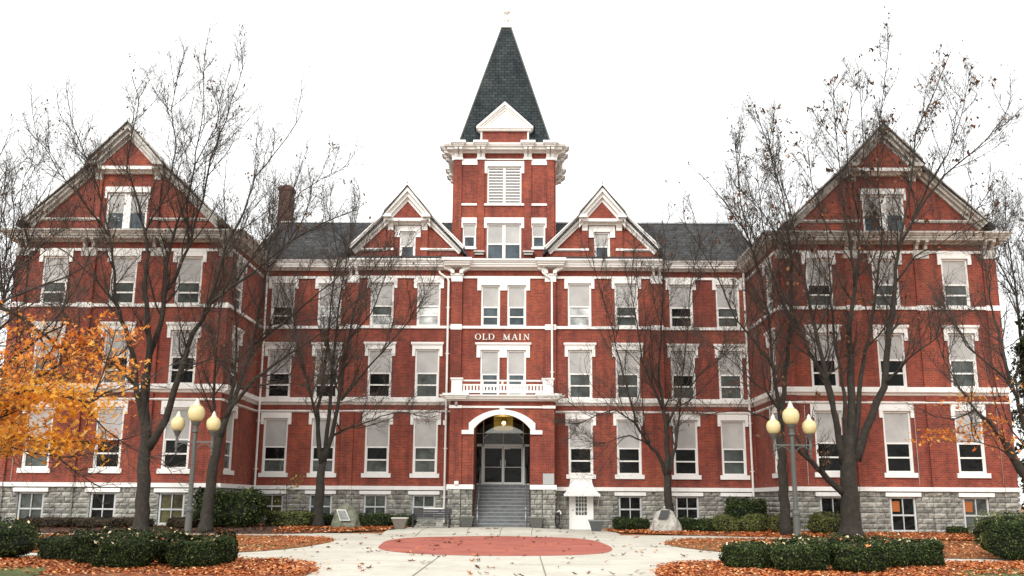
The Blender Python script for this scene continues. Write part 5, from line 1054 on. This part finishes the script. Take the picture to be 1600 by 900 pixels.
leafmesh("leaves", P, .095, M_MAPLE, 1.1, 6, parent=tm, shape='maple'); leafmesh("golden_leaves", PY, .095, M_MAPLEY, 1.1, 16, parent=tm, shape='maple')
# dark evergreen beyond the right corner
def evergreen(x, y, h, rad, label, seed):
    r = random.Random(seed); t = thing("evergreen_tree", (x, y, zg(x, y)), label, "tree", "evergreens beyond the right corner")
    MB().tube([(x, y, -.1), (x + .1, y, h * .5), (x, y, h)], [.25, .16, .02], 8).build("trunk", M_BARK, t)
    m = MB(); P = []
    for i in range(150):
        g = r.random() ** .8; z = .5 + g * (h - .5); L_ = rad * (1 - g) ** .7 * r.uniform(.6, 1.1) + .3; a = r.uniform(0, 6.283); d = Vector((math.cos(a), math.sin(a), .1))
        p0 = Vector((x, y, z)); pts = [tuple(p0 + d * L_ * f + Vector((0, 0, -.35 * L_ * f * f))) for f in (0, .33, .66, 1)]; m.tube(pts, [.035, .025, .016, .006], 4, False)
        for _ in range(70):
            f = r.uniform(.15, 1); P.append((x + d.x * L_ * f + r.gauss(0, .16), y + d.y * L_ * f + r.gauss(0, .16), z + .1 * L_ * f - .35 * L_ * f * f + r.gauss(-.06, .12)))
    m.build("branches", M_TWIG, t); leafmesh("foliage", P, .17, M_YEW, 1.2, seed, parent=t)
evergreen(26.6, 49, 10.8, 2.4, "tall dark evergreen behind the right corner of the right wing", 1)
evergreen(25.5, 43.5, 5.4, 1.5, "lower dark evergreen close to the right end of the right wing", 2)
# the small young shrub by the left basement windows with a few yellow leaves
r = random.Random(3); t = thing("young_tree", (-9.9, 46.0, zg(-9.9, 46.0)), "thin young tree with few yellow-green leaves before the lit basement window", "tree")
m = MB(); base = Vector((-9.9, 46.0, .1)); P = []
m.tube([tuple(base), (-9.88, 46, 1.2), (-9.93, 45.98, 2.6)], [.022, .018, .01], 6)
for i in range(16):
    a = r.uniform(0, 6.28); z = r.uniform(.9, 2.5); e = Vector((-9.9 + math.cos(a) * .8, 46 + math.sin(a) * .5, z + .25)); m.tube([(-9.9, 46, z), tuple(e)], [.009, .004], 4, False)
    for _ in range(9): f = r.uniform(.4, 1); P.append((lerp(-9.9, e.x, f) + r.gauss(0, .05), lerp(46, e.y, f), lerp(z, e.z, f) - .04 + r.gauss(0, .05)))
m.build("stem", M_TWIG, t); leafmesh("leaves", P, .09, leafmat("yellow_green_leaves", [(0, (.12, .13, .03)), (1, (.45, .36, .08))]), 1.2, 7, parent=t)

# ================================================================ LAMPS
def lamp_post(x, y, label):
    z = zg(x, y); t = thing("lamp_post", (x, y, z), label, "street lamp", "three-globe lamp posts")
    m = MB(); m.lathe((x, y, z), [(.20, -.02), (.20, .05), (.17, .09), (.135, .14), (.120, .95), (.145, .97), (.15, 1.06), (.13, 1.10), (.095, 1.14), (.082, 2.4), (.078, 3.9), (.13, 3.92), (.13, 3.98), (.10, 4.02), (.11, 4.15), (.17, 4.26), (.19, 4.32)], 16)
    for i in range(8): a = i * math.pi / 4; m.box(x + math.cos(a) * .085 - .006, x + math.cos(a) * .085 + .006, y + math.sin(a) * .085 - .006, y + math.sin(a) * .085 + .008, z + 1.2, z + 3.4)
    m.build("post", M_POST, t, smooth=False)
    m = MB(); m.box(x - .72, x + .72, y - .025, y + .025, z + 3.52, z + 3.58)
    for s in (-1, 1):
        pts = [(x + s * (.1 + .58 * f), y, z + 3.30 + .2 * math.sin(f * 3.14)) for f in (0, .2, .4, .6, .8, 1)]; m.tube(pts, .018, 6)
        m.lathe((x + s * .68, y, z), [(.0, 3.02), (.03, 3.06), (.025, 3.14), (.05, 3.2), (.03, 3.26), (.06, 3.36), (.06, 3.5), (.045, 3.6), (.05, 3.72), (.07, 3.78), (.11, 3.86), (.15, 3.93), (.16, 3.97)], 12)
    m.build("cross_arm", M_POST, t)
    mg = mat("cream_lamp_globe", (.62, .54, .28), .35) if "cream_lamp_globe" not in bpy.data.materials else bpy.data.materials["cream_lamp_globe"]
    mf = bpy.data.materials.get("cream_lamp_finial") or mat("cream_lamp_finial", (.66, .64, .54), .4)
    for dx, zz, k in ((0, 4.32, 1.0), (-.68, 3.97, .84), (.68, 3.97, .84)):
        pr = [(.16, 0), (.23, .05), (.29, .16), (.315, .28), (.315, .38), (.285, .49), (.21, .58), (.13, .62)]
        g = MB().lathe((x + dx, y, z + zz), [(a * k, b * k) for a, b in pr], 24).build("globe", mg, t, smooth=True)
        MB().lathe((x + dx, y, z + zz), [(a * k, b * k) for a, b in [(.14, .60), (.15, .64), (.10, .68), (.09, .74), (.10, .76), (.06, .80), (.05, .84), (.0, .90)]], 14).build("finial", mf, t, smooth=True)
    return t
lamp_post(-11.55, 37.6, "grey lamp post with three cream globes at the left, before two bare trunks")
lamp_post(11.12, 37.6, "grey lamp post with three cream globes at the right, behind clipped yews")

# ================================================================ BOULDERS
def boulder(x, y, prof, depth, label, c0, c1, seed, plaque, dark):
    t = thing("memorial_boulder", (x, y, zg(x, y)), label, "boulder", "memorial boulders with plaques")
    m = mat("boulder_stone", c0, .95); L(m, ramp(m, noise_fac(m, 3.5, 9, .75), [(.3, tuple(v * .35 for v in c0)), (.5, c0), (.72, c1)]), BS(m).inputs["Base Color"]); bump(m, noise_fac(m, 9, 8, .75), .9, .08)
    z0 = zg(x, y); V = []; F = []; A = 28; rows = len(prof)
    for j, (rx, z) in enumerate(prof):
        for i in range(A):
            a = 6.283 * i / A; ca, sa = math.cos(a), math.sin(a); q = (abs(ca) ** 2.8 + abs(sa) ** 2.8) ** (-1 / 2.8); d = 1 + .22 * noise3(ca * 1.6 + seed, sa * 1.6, z * 2) + .1 * noise3(ca * 5, sa * 5, z * 6 + seed)
            V.append((x + ca * q * rx * d, y + sa * q * rx * depth * d, z0 + z * (1 + .1 * noise3(ca * 2, sa * 2, seed))))
    for j in range(rows - 1):
        for i in range(A): F.append((j * A + i, j * A + (i + 1) % A, (j + 1) * A + (i + 1) % A, (j + 1) * A + i))
    F.append(tuple((rows - 1) * A + i for i in range(A))); mb = MB(); mb.v = V; mb.f = F; mb.build("stone", m, t)
    # plaque: slanted four-cornered plate
    (p0, p1, p2, p3), yy = plaque; m = MB(); q = [(p[0], p[1]) for p in (p0, p1, p2, p3)]
    cx_, cz_ = sum(p[0] for p in q) / 4, sum(p[1] for p in q) / 4
    Y = lambda zz: yy + (zz - .5) * .22
    def plate(k, off, th):
        vs = []
        for o in (off, off + th):
            for a, b in q: A_, B_ = cx_ + (a - cx_) * k, cz_ + (b - cz_) * k; vs.append((A_, Y(B_) + o, B_))
        return vs, [(0, 1, 2, 3), (7, 6, 5, 4), (0, 4, 5, 1), (1, 5, 6, 2), (2, 6, 7, 3), (3, 7, 4, 0)]
    fr = MB(); fr.add(*plate(1.0, 0, .12)); fr.build("plaque_frame", mat("plaque_frame", (.62, .62, .58) if not dark else (.05, .05, .045), .5), t)
    fr = MB(); fr.add(*plate(.84, -.012, .02)); fr.build("plaque", mat("plaque_plate", (.10, .11, .10) if not dark else (.022, .022, .02), .4), t)
    if not dark:
        ln = MB()
        for k in range(5):
            zz = lerp(.63, .90, k / 4); xx = lerp(q[3][0] + .20, q[0][0] + .17, (zz - .53) / .47); w_ = .10 + .03 * (k % 2); ln.box(xx - w_, xx + w_, Y(zz) - .02, Y(zz) - .012, zz - .012, zz + .012)
        ln.build("plaque_lettering", M_METAL, t)
boulder(-6.95, 44.8, [(.66, -.1), (.68, .12), (.60, .32), (.54, .55), (.40, .80), (.28, .95), (.12, 1.04), (.03, 1.07)], .62, "mossy grey-green pointed boulder with white-framed plaque, left of the entrance", (.17, .18, .13), (.34, .35, .28), 3.1, (((-7.28, 1.0), (-7.09, .53), (-6.64, .53), (-6.88, 1.0)), 44.28), False)
boulder(7.52, 46.4, [(.62, -.1), (.66, .10), (.63, .3), (.58, .5), (.47, .72), (.36, .88), (.2, .97), (.04, .99)], .7, "pale whitish boulder with a dark plaque, right of the entrance", (.46, .45, .40), (.66, .65, .60), 7.7, (((7.28, 1.05), (7.12, .66), (7.53, .66), (7.68, 1.05)), 45.88), True)

# ================================================================ BENCH, SIGN, PLANTERS
bx_, by_ = -3.28, 46.7; z = zg(bx_, by_); t = thing("park_bench", (bx_, by_, z), "dark slatted bench beside the entrance, in front of a white box", "bench")
M_BENCH = mat("dark_bench_slats", (.035, .035, .038), .6)
for i in range(4): MB().box(bx_ - .86, bx_ + .86, by_ + .18 + i * .012, by_ + .21 + i * .012, z + .44 + i * .105, z + .53 + i * .105).build("back_slat", M_BENCH, t)
for i in range(4): MB().box(bx_ - .86, bx_ + .86, by_ - .28 + i * .115, by_ - .18 + i * .115, z + .38, z + .41).build("seat_slat", M_BENCH, t)
for s in (-1, 1):
    X = bx_ + s * .84; m = MB(); m.tube([(X, by_ - .3, z), (X, by_ - .26, z + .4), (X, by_ - .28, z + .6), (X, by_ + .15, z + .62)], .03, 8); m.tube([(X, by_ + .22, z), (X, by_ + .17, z + .4), (X, by_ + .25, z + .9)], .03, 8); m.box(X - .025, X + .025, by_ - .28, by_ + .2, z + .33, z + .38); m.build("side_frame", M_BLACK, t)
sb = thing("folded_table", (-3.2, 47.3, zg(-3.2, 47.3)), "white folded board standing behind the dark bench", "board")
MB().box(-3.70, -2.78, 47.28, 47.33, .82, 1.08).build("panel", M_WHITE, sb); MB().box(-3.10, -2.80, 47.27, 47.33, .20, .82).build("leg_panel", M_WHITE, sb)
MB().box(-2.99, -2.88, 47.262, 47.279, .92, .99).build("blue_mark", mat("blue_mark", (.03, .07, .22), .6), sb)
def planter(x, y, top, bot, h, label, c, rim, plants=False, seed=0):
    z = zg(x, y); t = thing("planter", (x, y, z), label, "planter", "square planters by the entrance"); m_ = mat("planter_clay", c, .75); L(m_, ramp(m_, noise_fac(m_, 7, 6), [(.3, tuple(v * .75 for v in c)), (.7, c)]), BS(m_).inputs["Base Color"])
    def rg(h_, z_): return [(x - h_, y - h_, z_), (x + h_, y - h_, z_), (x + h_, y + h_, z_), (x - h_, y + h_, z_)]
    m = MB(); m.add(rg(bot, z) + rg(top * .93, z + h * .88), [(0, 1, 5, 4), (1, 2, 6, 5), (2, 3, 7, 6), (3, 0, 4, 7), (3, 2, 1, 0)]); m.build("pot", m_, t)
    m = MB(); zr = z + h * .88; a, b = top, top * .86
    m.box(x - a, x + a, y - a, y - b, zr, z + h); m.box(x - a, x + a, y + b, y + a, zr, z + h); m.box(x - a, x - b, y - b, y + b, zr, z + h); m.box(x + b, x + a, y - b, y + b, zr, z + h)
    m.build("rim", mat("planter_rim", rim, .7), t); MB().box(x - b, x + b, y - b, y + b, zr - .02, zr + .01).build("soil", M_SOIL, t)
planter(-4.46, 44.4, .35, .19, .50, "beige square planter at the left edge of the plaza by the bench", (.17, .15, .125), (.42, .40, .35))
planter(-1.72, 47.95, .36, .25, .52, "dark grey planter at the left foot of the entrance steps", (.10, .10, .088), (.15, .15, .13))
planter(1.60, 47.95, .36, .25, .52, "dark grey planter at the right foot of the entrance steps", (.10, .10, .088), (.15, .15, .13))
planter(4.37, 46.9, .35, .20, .52, "dark grey planter in front of the white side door", (.085, .09, .088), (.20, .20, .19))
# hose reel at the right side of the porch
t = thing("garden_hose", (2.66, 48.6, .1), "black hose and white tap pipe hanging at the right side of the porch", "hose")
m = MB(); m.tube([(2.62 + .10 * math.cos(a * .5), 48.35, .55 + .32 * math.sin(a * .5)) for a in range(0, 26)], .025, 6); m.tube([(2.66, 48.35, .3), (2.72, 48.3, .15), (2.8, 48.1, .12)], .025, 6); m.build("hose", M_BLACK, t)
MB().tube([(2.62, 48.4, .9), (2.70, 48.35, .98), (2.78, 48.35, .9), (2.78, 48.35, .8)], .03, 6).build("tap_pipe", M_WHITE, t)
